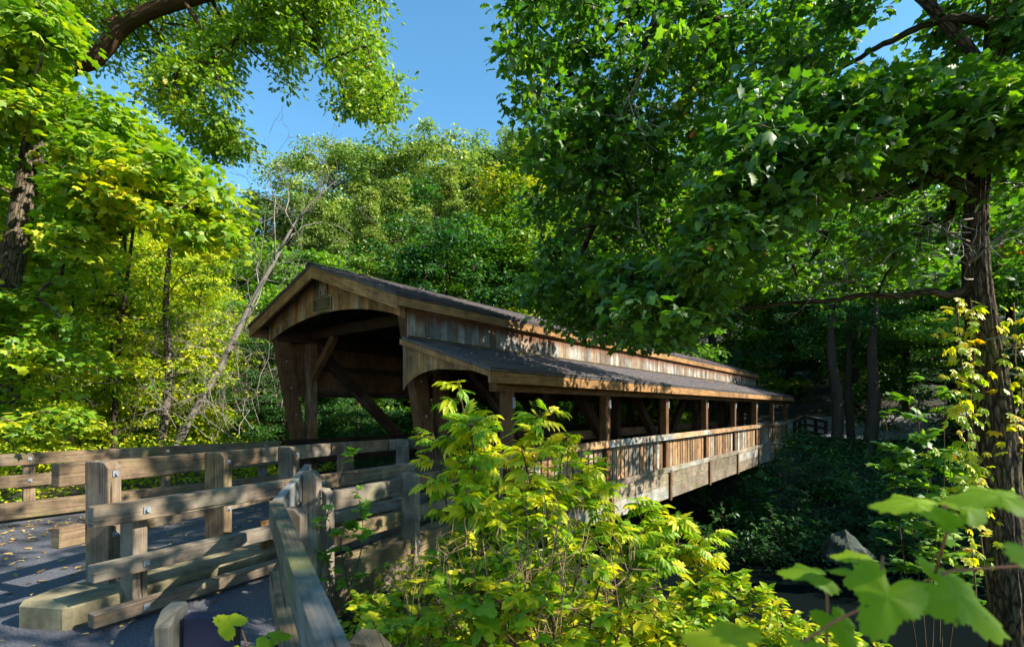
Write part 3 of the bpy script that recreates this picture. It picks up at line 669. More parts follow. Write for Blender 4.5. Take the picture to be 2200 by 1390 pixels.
def T_pinnate(pairs=3):
    v = []; f = []; ov, of = T_oval(.24)
    def add(M, o, sc):
        b = len(v); 
        for p in ov: q = M @ Vector(p) * sc + Vector(o); v.append(tuple(q))
        for t in of: f.append(tuple(b + i for i in t))
    for i in range(pairs):
        y = .18 + .5 * i / pairs; z = -.12 * y * y
        for sg in (-1, 1): add(Matrix.Rotation(-sg * R(58 - 8 * i), 3, 'Z') @ Matrix.Rotation(R(-14), 3, 'X'), (0, y, z), .42)
    add(Matrix.Rotation(R(-16), 3, 'X'), (0, .66, -.05), .46)
    b = len(v); v += [(-.008, 0, 0), (.008, 0, 0), (.006, .7, -.06), (-.006, .7, -.06)]; f.append((b, b + 1, b + 2, b + 3))
    return np.array(v, 'f'), f
def T_creeper():
    v = []; f = []; ov, of = T_oval(.26)
    for k, (a, sc) in enumerate(((-70, .42), (-35, .52), (0, .58), (35, .52), (70, .42))):
        M = Matrix.Rotation(R(a), 3, 'Z') @ Matrix.Rotation(R(-12), 3, 'X'); b = len(v)
        v += [tuple(M @ Vector(p) * sc + Vector((0, .3, 0))) for p in ov]; f += [tuple(b + i for i in t) for t in of]
    return np.array(v, 'f'), f
GV = []
def T_grape():
    n = 84
    def zf(x, y):
        r_ = math.hypot(x, y - .42); th = math.atan2(y - .42, x); fr = min(1.2, r_ / .45)
        return .03 * fr * math.cos(5 * (th - R(90))) - .11 * fr * fr + .012 * math.sin(9 * x + 3) * fr + .01 * math.sin(23 * y) * fr
    def lobe(a):
        th = R(a); l = .42 + .10 * math.cos(3 * (th - R(90))) + .05 * math.cos(5 * (th - R(90))) + .04 * math.cos(2 * (th - R(90)))
        k = abs(((a + 90 + 180) % 360) - 180)
        return l * (.45 + .5 * k / 16) if k < 16 else l
    out = []
    for i in range(n):
        a = -90 + 360 * i / n + 180 / n; l = lobe(a) * (1 + (.06 if i % 3 == 0 else -.035) + .03 * math.sin(i * 2.7)); out.append((math.cos(R(a)) * l * 1.05, .42 + math.sin(R(a)) * l))
    v = [(0, .42, 0.0)]; fr_ = (.25, .5, .75, 1.0)
    for fr in fr_:
        for x, y in out: v.append((x * fr, .42 + (y - .42) * fr, zf(x * fr, .42 + (y - .42) * fr)))
    f = [(0, 1 + i, 1 + (i + 1) % n) for i in range(n)]
    for k in range(3): f += [(1 + k * n + i, 1 + (k + 1) * n + i, 1 + (k + 1) * n + (i + 1) % n, 1 + k * n + (i + 1) % n) for i in range(n)]
    GV[:] = [0.0] * len(f)
    def strip(p0, p1, w0, w1, m_=7):
        dx, dy = p1[0] - p0[0], p1[1] - p0[1]; L_ = math.hypot(dx, dy); nx, ny = -dy / L_, dx / L_; b = len(v)
        for j in range(m_ + 1):
            t = j / m_; w_ = w0 + (w1 - w0) * t; cx, cy_ = p0[0] + dx * t + nx * .03 * math.sin(t * 3.1) * L_, p0[1] + dy * t + ny * .03 * math.sin(t * 3.1) * L_
            for sg in (-1, 1): v.append((cx + nx * w_ * sg, cy_ + ny * w_ * sg, zf(cx, cy_) + .006))
        for j in range(m_): f.append((b + 2 * j, b + 2 * j + 1, b + 2 * j + 3, b + 2 * j + 2)); GV.append(1.0)
    for a in (90, 148, 32, 205, -25):
        l = lobe(a) * .93; q = (math.cos(R(a)) * l, .42 + math.sin(R(a)) * l); strip((0, .42), q, .0085, .002)
        for t in (.3, .48, .66, .82):
            for sg in (-1, 1):
                p0 = (q[0] * t, .42 + (q[1] - .42) * t); a2 = a + sg * 42; l2 = l * (.42 - .30 * t); strip(p0, (p0[0] + math.cos(R(a2)) * l2, p0[1] + math.sin(R(a2)) * l2), .004, .0012, 4)
    return np.array(v, 'f'), f
TPL = dict(diamond=T_diamond(), oval=T_oval(), maple=T_maple(), oak=T_oak(), pinnate=T_pinnate(), creeper=T_creeper(), grape=T_grape())

def leaf_object(name, tpl, pos, nrm, head, size, mat, parent=None, rng=None, smooth=False, rnd=None, **k):
    """one mesh of many leaves; pos, nrm, head: (N,3); size: (N,)"""
    V, Fc = TPL[tpl]; N = len(pos); K = len(V); rng = rng or np.random.default_rng(0)
    nrm = nrm / np.linalg.norm(nrm, axis=1, keepdims=True)
    head = head - nrm * (head * nrm).sum(1, keepdims=True); head = head / (np.linalg.norm(head, axis=1, keepdims=True) + 1e-9)
    xa = np.cross(head, nrm)
    zs = (.2 + 2.4 * rng.random(N))[:, None, None] if tpl != 'grape' else np.ones((N, 1, 1))
    P = (V[None, :, 0:1] * xa[:, None, :] + V[None, :, 1:2] * head[:, None, :] + V[None, :, 2:3] * zs * nrm[:, None, :]) * size[:, None, None] + pos[:, None, :]
    me = bpy.data.meshes.new(name); me.vertices.add(N * K); me.vertices.foreach_set('co', P.astype('f').ravel())
    li = np.concatenate([np.array(f) for f in Fc]); lens = np.array([len(f) for f in Fc]); LT = len(li)
    loops = (li[None, :] + (np.arange(N) * K)[:, None]).ravel().astype('i'); me.loops.add(len(loops)); me.loops.foreach_set('vertex_index', loops)
    st = np.concatenate([[0], np.cumsum(lens)[:-1]]); starts = (st[None, :] + (np.arange(N) * LT)[:, None]).ravel().astype('i')
    me.polygons.add(N * len(Fc)); me.polygons.foreach_set('loop_start', starts)
    try: me.polygons.foreach_set('loop_total', np.tile(lens, N).astype('i'))
    except Exception: pass
    if rnd is None: rnd = rng.random(N)
    a = me.attributes.new('rnd', 'FLOAT', 'FACE'); a.data.foreach_set('value', np.repeat(rnd, len(Fc)).astype('f'))
    if tpl == 'grape':
        av = me.attributes.new('vein', 'FLOAT', 'FACE'); av.data.foreach_set('value', np.tile(np.array(GV, 'f'), N))
        uvl = me.uv_layers.new(name='UVMap'); u = V[li][:, :2]; uvl.data.foreach_set('uv', (u[None] + rng.random((N, 1, 2)) * 9).astype('f').ravel())
        me.polygons.foreach_set('use_smooth', [True] * (N * len(Fc)))
    me.materials.append(mat); me.update(calc_edges=True); me.validate()
    o = bpy.data.objects.new(name, me); COL.objects.link(o)
    if parent: o.parent = parent
    return tag(o, **k)

def spray(rng, centres, radii, per, flat=.45, droop=.25, up=1.0, jitter=.55, outward=None, cyl=None):
    """leaf positions, normals and headings around cluster centres"""
    C = np.repeat(centres, per, axis=0); r = np.repeat(radii, per)
    d = rng.normal(size=C.shape); d /= np.linalg.norm(d, axis=1, keepdims=True)
    rad = rng.random(len(C)) ** .5
    off = d * (rad * r)[:, None]; off[:, 2] *= flat
    off[:, 2] -= droop * (off[:, 0] ** 2 + off[:, 1] ** 2) / (r + 1e-6)
    n = np.stack([np.zeros(len(C)), np.zeros(len(C)), np.full(len(C), up)], 1) + rng.normal(size=C.shape) * jitter
    n += d * .35
    h = off * 1.0 + rng.normal(size=C.shape) * .3 * r[:, None]; h[:, 2] -= .25 * r
    return C + off, n, h

def skeleton(m, seeds, centres, rng, k=.011, rmin=.006, sides=5, wig=.12, rmax=9, sag=0.0):
    """branch tubes joining every cluster centre to the nearest already-joined node, starting from seed nodes [(pos, radius)]"""
    nodes_ = [Vector(p) for p, _ in seeds]; par = [-1] * len(nodes_); ns = len(nodes_)
    cs = [Vector(c) for c in centres]; root = nodes_
    d0 = [min((c - s_).length for s_ in nodes_) for c in cs]; order = sorted(range(len(cs)), key=lambda i: d0[i])
    arr = np.array([tuple(n) for n in nodes_] + [(0, 0, 0)] * (2 * len(cs))); cnt = ns
    for i in order:
        c = cs[i]; dd = np.linalg.norm(arr[:cnt] - np.array(c), axis=1)
        j = int(dd.argmin()); p = Vector(arr[j]); L = (c - p).length
        if L > 1.2:                     # add a mid node, bowed
            mid = p.lerp(c, .5) + Vector(rng.normal(size=3)) * L * wig + Vector((0, 0, L * .06))
            nodes_.append(mid); par.append(j); arr[cnt] = mid; cnt += 1; j = cnt - 1
        nodes_.append(c); par.append(j); arr[cnt] = c; cnt += 1
    wgt = [0.0] * cnt
    for i in range(cnt - 1, ns - 1, -1):
        wgt[i] += 1
        if par[i] >= 0: wgt[par[i]] += wgt[i]
    rad = [max(rmin, k * math.sqrt(x)) for x in wgt]
    for i in range(ns, cnt):
        j = par[i]; a, b = nodes_[j], nodes_[i]; ra = min(rmax, rad[i] * 1.15 if j < ns else min(rad[j], rad[i] * 1.5))
        L = (b - a).length; mid = a.lerp(b, .5) + Vector(rng.normal(size=3)) * L * .06
        m.tube([a, mid, b], [ra, (ra + rad[i]) / 2, rad[i]], sides if rad[i] < .03 else 7)

def trunk_tube(m, pts, rads, sides=12, sub=6, rng=None, wob=.0):
    """smooth tapered tube through pts; returns seed nodes along it"""
    P = [Vector(p) for p in pts]; out = []; rr = []
    for i in range(len(P) - 1):
        p0, p1, p2, p3 = P[max(i - 1, 0)], P[i], P[i + 1], P[min(i + 2, len(P) - 1)]
        for k_ in range(sub + (i == len(P) - 2)):
            t = k_ / sub; q = .5 * ((2 * p1) + (p2 - p0) * t + (2 * p0 - 5 * p1 + 4 * p2 - p3) * t * t + (3 * p1 - p0 - 3 * p2 + p3) * t ** 3)
            if rng is not None: q = q + Vector(rng.normal(size=3)) * wob
            out.append(q); rr.append(rads[i] + (rads[i + 1] - rads[i]) * t)
    m.tube(out, rr, sides); return list(zip(out, rr))

BARK_D = bark('dark_bark', (0.018, 0.014, 0.010), (0.085, 0.065, 0.045))
BARK_G = bark('grey_bark', (0.05, 0.04, 0.03), (0.24, 0.20, 0.15), moss=.3, plates=True)
BARK_O = bark('oak_bark', (0.02, 0.012, 0.007), (0.11, 0.065, 0.032), moss=.1)
BARK_P = bark('pale_dead_wood', (0.10, 0.09, 0.08), (0.34, 0.30, 0.26))
L_GREEN = leafmat('green_leaves', [(0.0, (0.018, 0.07, 0.006)), (.5, (0.04, 0.13, 0.008)), (.85, (0.09, 0.20, 0.012)), (1, (0.2, 0.28, 0.015))], trans=.45, gain=(3.4, 2.3, 1.3))
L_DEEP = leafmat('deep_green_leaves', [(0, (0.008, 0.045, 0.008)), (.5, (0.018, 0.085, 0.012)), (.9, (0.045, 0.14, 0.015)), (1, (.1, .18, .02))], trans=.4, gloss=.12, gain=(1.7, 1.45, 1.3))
L_YEL = leafmat('yellow_green_leaves', [(0.0, (0.05, 0.13, 0.008)), (.4, (0.12, 0.24, 0.010)), (.7, (0.26, 0.34, 0.012)), (.93, (0.42, 0.36, 0.02)), (1, (.38, .20, .03))], trans=.45, nscale=.7, nweight=.5, gain=(2.5, 1.85, .9))
L_HILL = leafmat('hillside_leaves', [(0.0, (0.02, 0.06, 0.012)), (.45, (0.07, 0.16, 0.03)), (.8, (0.17, 0.26, 0.05)), (1, (0.25, 0.30, 0.07))], trans=.3, objrnd=.14, nscale=1.0, gain=(2.6, 2.0, 2.4))
L_HEM = leafmat('hemlock_needles', [(0.0, (0.05, 0.11, 0.02)), (.5, (0.13, 0.21, 0.035)), (1, (0.23, 0.31, 0.06))], trans=.25, objrnd=.1, gain=(1.9, 1.6, 1.6))
L_GOLD = leafmat('gold_leaves', [(0, (0.10, 0.20, 0.012)), (.5, (0.17, 0.26, 0.015)), (.8, (0.36, 0.31, 0.02)), (1, (0.45, 0.25, 0.03))], trans=.4, nscale=.5, nweight=.6)
L_BUSH = leafmat('bush_leaves', [(0, (0.045, 0.15, 0.01)), (.38, (0.08, 0.22, 0.012)), (.6, (0.19, 0.31, 0.012)), (.8, (0.38, 0.34, 0.015)), (.96, (.42, .22, .03)), (1, (.25, .10, .03))], trans=.5, nscale=1.3, nweight=.45, gloss=.09, gain=(3.2, 1.95, 1.1))
L_OAKR = leafmat('oak_leaves', [(0, (0.012, 0.06, 0.010)), (.5, (0.03, 0.11, 0.012)), (.85, (0.07, 0.18, 0.015)), (.96, (0.16, 0.27, 0.015)), (1, (.25, .08, .02))], trans=.52, gain=(2.8, 1.95, .9), nscale=.9, nweight=.35, gloss=.16, rough=.55)
L_GRAPE = leafmat('grape_leaves', [(0, (0.13, 0.27, 0.015)), (.6, (0.20, 0.34, 0.02)), (1, (0.32, 0.38, 0.02))], trans=.6, nscale=3, nweight=.3, gloss=.05, veins=True)
L_DRY = leafmat('fallen_leaves', [(0, (0.10, 0.06, 0.03)), (.4, (0.20, 0.15, 0.10)), (.75, (.30, .25, .20)), (1, (0.34, 0.36, 0.42))], trans=.2, gloss=.05, nweight=.1)

def make_tree(name, seed, h, r, zb, shape='round', ncl=230, per=110, cr=.75, leaf=.13, tpl='diamond', mat=L_HILL, barkm=BARK_D, tr=.22, label=None, group=None, flat=.5, hide_low=None, cat='tree', lean=(0, 0)):
    rng = np.random.default_rng(seed); e = empty(name, (0, 0, 0), 0, label=label, cat=cat, group=group); pts = []
    def env(u, a):
        if shape == 'round': rr = r * math.sqrt(max(0, 1 - (2 * u - .85) ** 2 / 1.35)) * (1 + .25 * math.sin(u * 9 + seed))
        else: rr = r * (.55 + .45 * math.sin(u * 7 + seed)) * (1 - .35 * u)
        return rr * (1 + .22 * math.sin(3 * a + seed))
    if shape == 'cone':                # whorls of drooping boughs
        nb = max(30, ncl // 7)
        for b in range(nb):
            u = (b + rng.random()) / nb; a = rng.random() * 6.283; L = (r * (1 - u) ** .8 + .25) * rng.uniform(.55, 1.2); z = zb + (h - zb) * u
            for k_ in range(7):
                t = (k_ + .6) / 7; pts.append((math.cos(a) * L * t + rng.normal() * .12, math.sin(a) * L * t + rng.normal() * .12, z + .25 * L * t - .42 * L * t * t))
        pts = pts[:ncl]; ncl = len(pts)
    else:                              # separate limbs, each with its own clump of sprays
        nl = max(14, ncl // 9)
        while len(pts) < ncl:
            u = rng.random() ** .85; a = rng.random() * 6.283; q = rng.uniform(.35, 1.05); rr = env(u, a) * q
            c0 = (math.cos(a) * rr + lean[0] * u, math.sin(a) * rr + lean[1] * u, zb + (h - zb) * u - .08 * rr); sg = r * rng.uniform(.10, .22)
            for k_ in range(ncl // nl): pts.append((c0[0] + rng.normal() * sg, c0[1] + rng.normal() * sg, min(h, c0[2] + rng.normal() * sg * .7)))
        pts = pts[:ncl]
    C = np.array(pts); rad = cr * (.65 + .7 * rng.random(ncl))
    P, n, hd = spray(rng, C, rad, per, flat=flat, jitter=.5, droop=.25)
    leaf_object('crown', tpl, P, n, hd, leaf * (.7 + .6 * rng.random(len(P))), mat, e, rng)
    m = MB(); tp = [Vector((0, 0, -.4)), Vector((rng.normal() * .15, rng.normal() * .15, h * .3)), Vector((lean[0] * .5, lean[1] * .5, h * .62)), Vector((lean[0] * .9, lean[1] * .9, h * .93))]
    sd_ = trunk_tube(m, tp, [tr, tr * .8, tr * .5, .03], 10, 6)
    sd_ = [x for x in sd_ if x[0].z > zb * .6]
    skeleton(m, sd_, C, rng, k=.012 * tr / .22); m.build('trunk', barkm, e); return e
def copy_thing(o, loc, rz, sc, label=None):
    c = o.copy(); COL.objects.link(c); c.location = loc; c.rotation_euler = (0, 0, rz); c.scale = (sc[0], sc[0], sc[1]) if isinstance(sc, tuple) else (sc, sc, sc)
    if label: c['label'] = label
    for ch in o.children:
        k = ch.copy(); COL.objects.link(k); k.parent = c
    return c
def setg(x, y, dz=0): return Vector((x, y, float(H(x, y)) + dz))

# --- hillside trees
protos = dict(
    round=[make_tree('broadleaf_tree', 1, 15, 3.6, 3.2, leaf=.17, ncl=300, per=100, cr=.68, flat=.32), make_tree('broadleaf_tree', 2, 17, 3.9, 4.5, leaf=.17, ncl=310, per=100, cr=.7, shape='wavy', flat=.32)],
    hem=[make_tree('hemlock_tree', 5, 16, 3.3, 1.5, shape='cone', ncl=800, per=62, cr=.42, leaf=.13, mat=L_HEM, flat=.5)],
    gold=[make_tree('golden_tree', 7, 12, 3.4, 2.0, mat=L_GOLD, leaf=.15, ncl=280, per=110, cr=.75)],
    under=[make_tree('understory_tree', 9, 7.5, 3.0, .6, mat=L_YEL, leaf=.12, ncl=260, per=110, cr=.6, tr=.09, flat=.3), make_tree('understory_tree', 10, 9.0, 2.8, 1.0, mat=L_YEL, leaf=.12, ncl=280, per=110, cr=.6, tr=.10, flat=.3)],
    mid=[make_tree('bushy_tree', 15, 11, 3.8, 1.2, mat=L_GREEN, leaf=.14, ncl=260, per=115, cr=.62, flat=.28), make_tree('bushy_tree', 16, 10, 3.6, .8, mat=L_GREEN, leaf=.14, ncl=260, per=115, cr=.6, flat=.28)],
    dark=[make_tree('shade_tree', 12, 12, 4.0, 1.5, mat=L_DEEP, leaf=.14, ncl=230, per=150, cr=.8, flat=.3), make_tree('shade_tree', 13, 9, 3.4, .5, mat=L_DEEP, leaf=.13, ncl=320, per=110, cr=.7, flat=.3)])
used = set(); rs = random.Random(5)
def put(kind, x, y, sc, label, group, dz=-.3, i=None):
    P = protos[kind]; p = P[rs.randrange(len(P))] if i is None else P[i % len(P)]
    rz = rs.uniform(0, 6.28)
    if p.name not in used:
        used.add(p.name); p.location = setg(x, y, dz); p.rotation_euler = (0, 0, rz); p.scale = (sc[0], sc[0], sc[1]) if isinstance(sc, tuple) else (sc,) * 3; p['label'] = label; p['group'] = group; return p
    o = copy_thing(p, setg(x, y, dz), rz, sc, label); o['group'] = group; return o
def put_top(kind, px, Y, ytop, label, group, wide=1.0, i=None):
    x, y = atg(px, Y); g = float(H(x, y)) - .3; top = EYE + (HY - ytop) / F * Y; hh = {'round': 16.3, 'hem': 16.3, 'gold': 12.5, 'dark': 10.8, 'mid': 10.8, 'under': 8.6}[kind]
    i = rs.randrange(len(protos[kind])) if i is None else i
    if kind == 'round': hh = (15.9, 17.9)[i % 2]
    k = max(.35, (top - g) / hh); return put(kind, x, y, (k * wide, k), label, group, i=i)
def atg(px, Y): return (px - HX) / F * Y, Y
# skyline row behind the bridge
for px, Y, yt, wd in ((420, 33, 420, 1.2), (490, 36, 405, 1.2), (570, 38, 395, 1.3), (655, 40, 375, 1.2), (715, 38, 312, 1.1), (790, 40, 300, 1.1), (860, 42, 285, 1.1), (935, 40, 268, 1.1), (1010, 44, 262, 1.1), (1075, 42, 282, 1.1), (1150, 46, 270, 1.1), (1240, 44, 250, 1.1), (1340, 46, 240, 1.1), (1450, 44, 230, 1.1), (1560, 48, 230, 1.1), (1680, 46, 220, 1.1), (1800, 48, 200, 1.1), (1940, 46, 210, 1.1), (2080, 48, 190, 1.1), (2220, 46, 180, 1.1)):
    put_top('round', px, Y, yt, 'tall broadleaf tree on the skyline of the wooded hill behind the bridge', 'skyline trees on the hill', wd)
for px, Y, yt in ((790, 28, 400), (850, 30, 375), (905, 27, 440), (960, 31, 350), (1020, 30, 395), (725, 27, 450), (680, 29, 420)):
    put_top('hem', px, Y, yt, 'feathery pale green hemlock on the slope above the bridge roof', 'hemlocks on the slope')
for px, Y, yt in ((1095, 27, 365), (1215, 28, 275), (1290, 30, 290), (1160, 30, 330)):
    put_top('gold', px, Y, yt, 'tree with golden yellow top above the bridge roof', 'golden-topped trees')
for px, Y, yt in ((610, 24, 500), (700, 22, 560), (780, 23, 550), (870, 24, 545), (960, 24, 540), (1040, 25, 500), (1130, 26, 450), (1230, 26, 420), (1330, 30, 400), (1430, 30, 400), (1540, 33, 390), (1620, 36, 400), (1400, 38, 350)):
    put_top('dark' if px in (620, 780, 960, 1540) else 'mid', px, Y, yt, 'green tree standing close behind the covered bridge', 'green trees close behind the bridge')
for px, Y, yt in ((1690, 34, 420), (1760, 36, 380), (1850, 30, 400), (1950, 27, 420), (2060, 24, 440), (2180, 22, 400), (1900, 38, 350), (2120, 33, 350), (2250, 18, 420), (1820, 41, 340)):
    put_top('dark' if px in (1850, 2060, 2180) else 'mid', px, Y, yt, 'shaded tree on the far bank right of the bridge', 'shaded trees on the far bank')
# left understory wall
for px, Y, sc in ((-60, 13, .8), (20, 11, .6), (60, 17, 1.0), (130, 14, .75), (200, 18, 1.0), (240, 14, .7), (310, 16, .85), (370, 20, 1.0), (420, 17, .75), (480, 21, .95), (540, 19, .7), (-100, 19, 1.1), (120, 24, 1.3), (300, 26, 1.4), (450, 27, 1.3), (-20, 28, 1.4)):
    put('under', *atg(px, Y), sc, 'sunlit yellow-green understory tree beyond the far left fence', 'sunlit trees beyond the left fence')
for px, Y, yt in ((40, 34, 120), (190, 36, 200), (330, 36, 330), (470, 34, 425)):
    put_top('round', px, Y, yt, 'tall tree rising behind the sunlit left thicket', 'tall trees behind the left thicket')
for x, y, k in ((17.5, 12.0, .8), (20.5, 15.5, .95), (24.5, 12.5, .95), (25, 18, 1.0), (29, 15, 1.0), (16.5, 8.0, .6)):
    put('dark', x, y, k, 'shade tree on the right bank outside the right edge of the view', 'shade trees beyond the right edge')
for px, Y, sc in ((600, 15, .42), (690, 15.5, .40), (770, 16, .42), (850, 17, .42), (930, 19, .45), (1020, 21, .5)):
    put('dark', *atg(px, Y), sc, 'low dark tree seen through the open sides of the bridge', 'low trees behind the open bridge sides', dz=.6)

# --- custom crowns sampled in a 3-D region
def inpoly(x, y, P):
    c = False; j = len(P) - 1
    for i in range(len(P)):
        if (P[i][1] > y) != (P[j][1] > y) and x < (P[j][0] - P[i][0]) * (y - P[i][1]) / (P[j][1] - P[i][1]) + P[i][0]: c = not c
        j = i
    return c
def region(rng, poly, n, y0, y1, holes=()):
    xs = [p[0] for p in poly]; ys = [p[1] for p in poly]; out = []
    while len(out) < n:
        x, y = rng.uniform(min(xs), max(xs)), rng.uniform(min(ys), max(ys))
        if inpoly(x, y, poly) and not any(inpoly(x, y, h) for h in holes):
            d = rng.uniform(y0, y1); out.append(tuple(at(x, y, d)))
    return out
# big oak at the left with the thick limb reaching over
rng = np.random.default_rng(21)
P1 = [(150, -150), (800, -150), (812, 60), (822, 130), (868, 190), (872, 225), (835, 262), (750, 240), (725, 215), (738, 170), (670, 130), (640, 150), (640, 235), (612, 225), (585, 160), (545, 100), (505, 95), (490, 190), (500, 290), (450, 320), (370, 240), (250, 150), (150, 100)]
LIMB = [(80, 200), (140, 60), (260, -40), (440, -90), (520, 40), (360, 100), (300, 160), (200, 230)]
C = region(rng, P1, 330, 9.0, 10.3, [LIMB]) [:150] + region(rng, P1, 250, 10.6, 12.5)
C += region(rng, [(480, 240), (520, 300), (470, 335), (430, 350), (410, 290)], 14, 9.5, 11)
base = setg(-14.5, 10.5); e = empty('oak_tree', base, 0, label='big oak with thick bent limb reaching over from the top left', cat='tree')
m = MB(); ob = Vector(base)
sd_ = trunk_tube(m, [Vector((0, 0, -.3)), Vector((.3, 0, 5)), at(60, 180, 10.5) - ob - Vector((1, 0, 0))], [.5, .42, .36], 14)
sd_ += trunk_tube(m, [at(60, 180, 10.5) - ob - Vector((1, 0, 0)), at(170, 140, 10.5) - ob, at(220, 108, 10.5) - ob, at(265, 55, 10.5) - ob, at(330, 22, 10.5) - ob, at(450, -12, 10.4) - ob, at(560, -40, 10.3) - ob], [.30, .16, .165, .16, .14, .12, .08], 12)
sd_ += trunk_tube(m, [at(440, -60, 10.4) - ob, at(520, 5, 10.2) - ob, at(560, 45, 10.2) - ob, at(620, 55, 10.2) - ob, at(680, 115, 10.2) - ob, at(740, 180, 10.2) - ob], [.08, .07, .06, .05, .035, .02], 8)
sd_ += trunk_tube(m, [at(400, 10, 10.4) - ob, at(440, 70, 10.3) - ob, at(470, 95, 10.3) - ob, at(510, 90, 10.3) - ob, at(560, 130, 10.3) - ob], [.05, .035, .03, .025, .015], 7)
C = np.array(C); CL = C - np.array(ob); skeleton(m, sd_, CL, rng, k=.008, rmin=.006)
m.build('trunk', BARK_O, e, bevel=0)
Pp, n, hd = spray(rng, CL, .42 * (.7 + .6 * rng.random(len(CL))), 92, flat=.6, jitter=.7)
L_OAKL = leafmat('sunny_oak_leaves', [(0, (0.03, 0.10, 0.01)), (.5, (0.07, 0.18, 0.012)), (.9, (0.17, 0.28, 0.015)), (1, (.35, .25, .03))], trans=.45, nweight=.4, gain=(2.5, 1.8, .9))
leaf_object('crown', 'oak', Pp, n, hd, .11 * (.7 + .6 * rng.random(len(Pp))), L_OAKL, e, rng)
# maple at the left edge
rng = np.random.default_rng(22)
P2 = [(-150, -100), (60, -80), (160, 60), (230, 200), (330, 290), (440, 370), (490, 440), (480, 520), (380, 480), (260, 440), (180, 560), (60, 640), (-150, 700)]
TRK = [(-100, 720), (100, 720), (150, 420), (140, 270), (-30, 270), (-100, 500)]
C = region(rng, P2, 260, 6.8, 8.5, [TRK, LIMB]) + region(rng, P2, 190, 9.1, 10.6, [LIMB])
C += region(rng, [(-100, 640), (120, 600), (200, 760), (140, 920), (-100, 950)], 60, 7.2, 9.0)
base = setg(-9.4, 8.6); ob = Vector(base); e = empty('maple_tree', base, 0, label='leaning grey-barked maple with layered sunny leaves at the left edge', cat='tree')
m = MB()
sd_ = trunk_tube(m, [Vector((-.3, 0, -.3)), at(-25, 760, 8.8) - ob, at(12, 620, 8.8) - ob, at(38, 500, 8.8) - ob, at(66, 340, 8.8) - ob, at(100, 150, 8.8) - ob, at(130, -50, 8.8) - ob], [.26, .21, .19, .175, .155, .13, .10], 14)
sd_ += trunk_tube(m, [at(68, 352, 8.8) - ob, at(130, 362, 8.7) - ob, at(180, 385, 8.6) - ob, at(225, 420, 8.4) - ob, at(262, 480, 8.3) - ob, at(270, 540, 8.3) - ob], [.08, .07, .06, .045, .03, .015], 8)
sd_ += trunk_tube(m, [at(200, 395, 8.5) - ob, at(260, 410, 8.4) - ob, at(310, 440, 8.3) - ob, at(350, 470, 8.2) - ob], [.05, .04, .03, .015], 7)
CL = np.array(C) - np.array(ob); skeleton(m, sd_, CL, rng, k=.008)
m.build('trunk', BARK_G, e)
Pp, n, hd = spray(rng, CL, .46 * (.6 + .8 * rng.random(len(CL))), 84, flat=.28, jitter=.5, droop=.35)
L_MAPL = leafmat('maple_leaves', [(0, (0.03, 0.12, 0.01)), (.45, (0.07, 0.21, 0.012)), (.7, (0.17, 0.30, 0.012)), (.93, (0.40, 0.36, 0.02)), (1, (.45, .2, .03))], trans=.5, nscale=.8, nweight=.55, gain=(3.0, 1.75, .9))
leaf_object('crown', 'maple', Pp, n, hd, .115 * (.7 + .6 * rng.random(len(Pp))), L_MAPL, e, rng)
# trunks of slim trees in the left thicket
for i, (px0, px1, pyt, Y, r_) in enumerate(((48, 70, 600, 11.5, .10), (245, 300, 380, 12.5, .07), (335, 385, 380, 13.0, .11), (165, 158, 600, 12, .05), (1795, 1788, 600, 22, .26), (1832, 1826, 640, 24, .2), (1862, 1890, 600, 21, .28))):
    b_ = setg(*atg(px0, Y)); e = empty('slim_tree', b_, 0, label=['slender tree with dark forked stem at the far left of the thicket', 'thin crooked tree in the middle of the left thicket', 'pale-barked slim tree standing left of the leaning dead tree', 'thin straight dark sapling in the left thicket', 'dark leaning trunk right of the far end of the bridge', 'thin straight trunk between two dark trunks beyond the bridge end', 'forked dark trunk farthest right beyond the gravel path'][i], cat='tree')
    rng = np.random.default_rng(40 + i); m = MB(); tp = at(px1, pyt, Y) - b_
    sd_ = trunk_tube(m, [Vector((0, 0, -.3)), tp * .3 + Vector((.15 * (-1) ** i, 0, 0)), tp * .6 + Vector((-.1, 0, 0)), tp], [r_, r_ * .85, r_ * .65, r_ * .3], 9)
    CL = np.array([tuple(tp * (u_ := rng.uniform(.3 if i < 4 else .75, 1.05)) * 1.0 + Vector((rng.normal() * 1.0, rng.normal() * .7, rng.normal() * .4))) for _ in range(60)])
    skeleton(m, sd_, CL, rng, k=.006); m.build('trunk', BARK_G if i == 2 else BARK_D, e)
    Pp, n, hd = spray(rng, CL, .4 * (.7 + .6 * rng.random(len(CL))), 45, flat=.3, jitter=.4)
    leaf_object('crown', 'oval', Pp, n, hd, .12 * (.7 + .6 * rng.random(len(Pp))), L_DEEP if i > 3 else (L_MAPL if i % 2 else L_YEL), e, rng)

# dead leaning tree and pale brush
def bare(m, rng, p, d, L, r, depth, curl=.25):
    pts = [p]; rr = [r]; n = 5; q = p.copy(); dd = d.copy()
    for i in range(n):
        dd = (dd + Vector(rng.normal(size=3)) * curl * .5 + Vector((0, 0, .04))).normalized(); q = q + dd * L / n; pts.append(q.copy()); rr.append(r * (1 - .75 * (i + 1) / n))
    m.tube(pts, rr, 5 if r < .03 else 8)
    if depth <= 0 or L < .25: return
    for _ in range(rng.integers(2, 5)):
        i = rng.integers(1, n + 1); nd = (dd + Vector(rng.normal(size=3)) * .85).normalized(); bare(m, rng, pts[i], nd, L * rng.uniform(.45, .75), max(.004, rr[i] * .8), depth - 1, curl)
rng = np.random.default_rng(8); b_ = at(368, 985, 14.0); e = empty('dead_tree', b_, 0, label='pale leaning dead tree with bare curling branches left of the bridge', cat='tree'); m = MB()
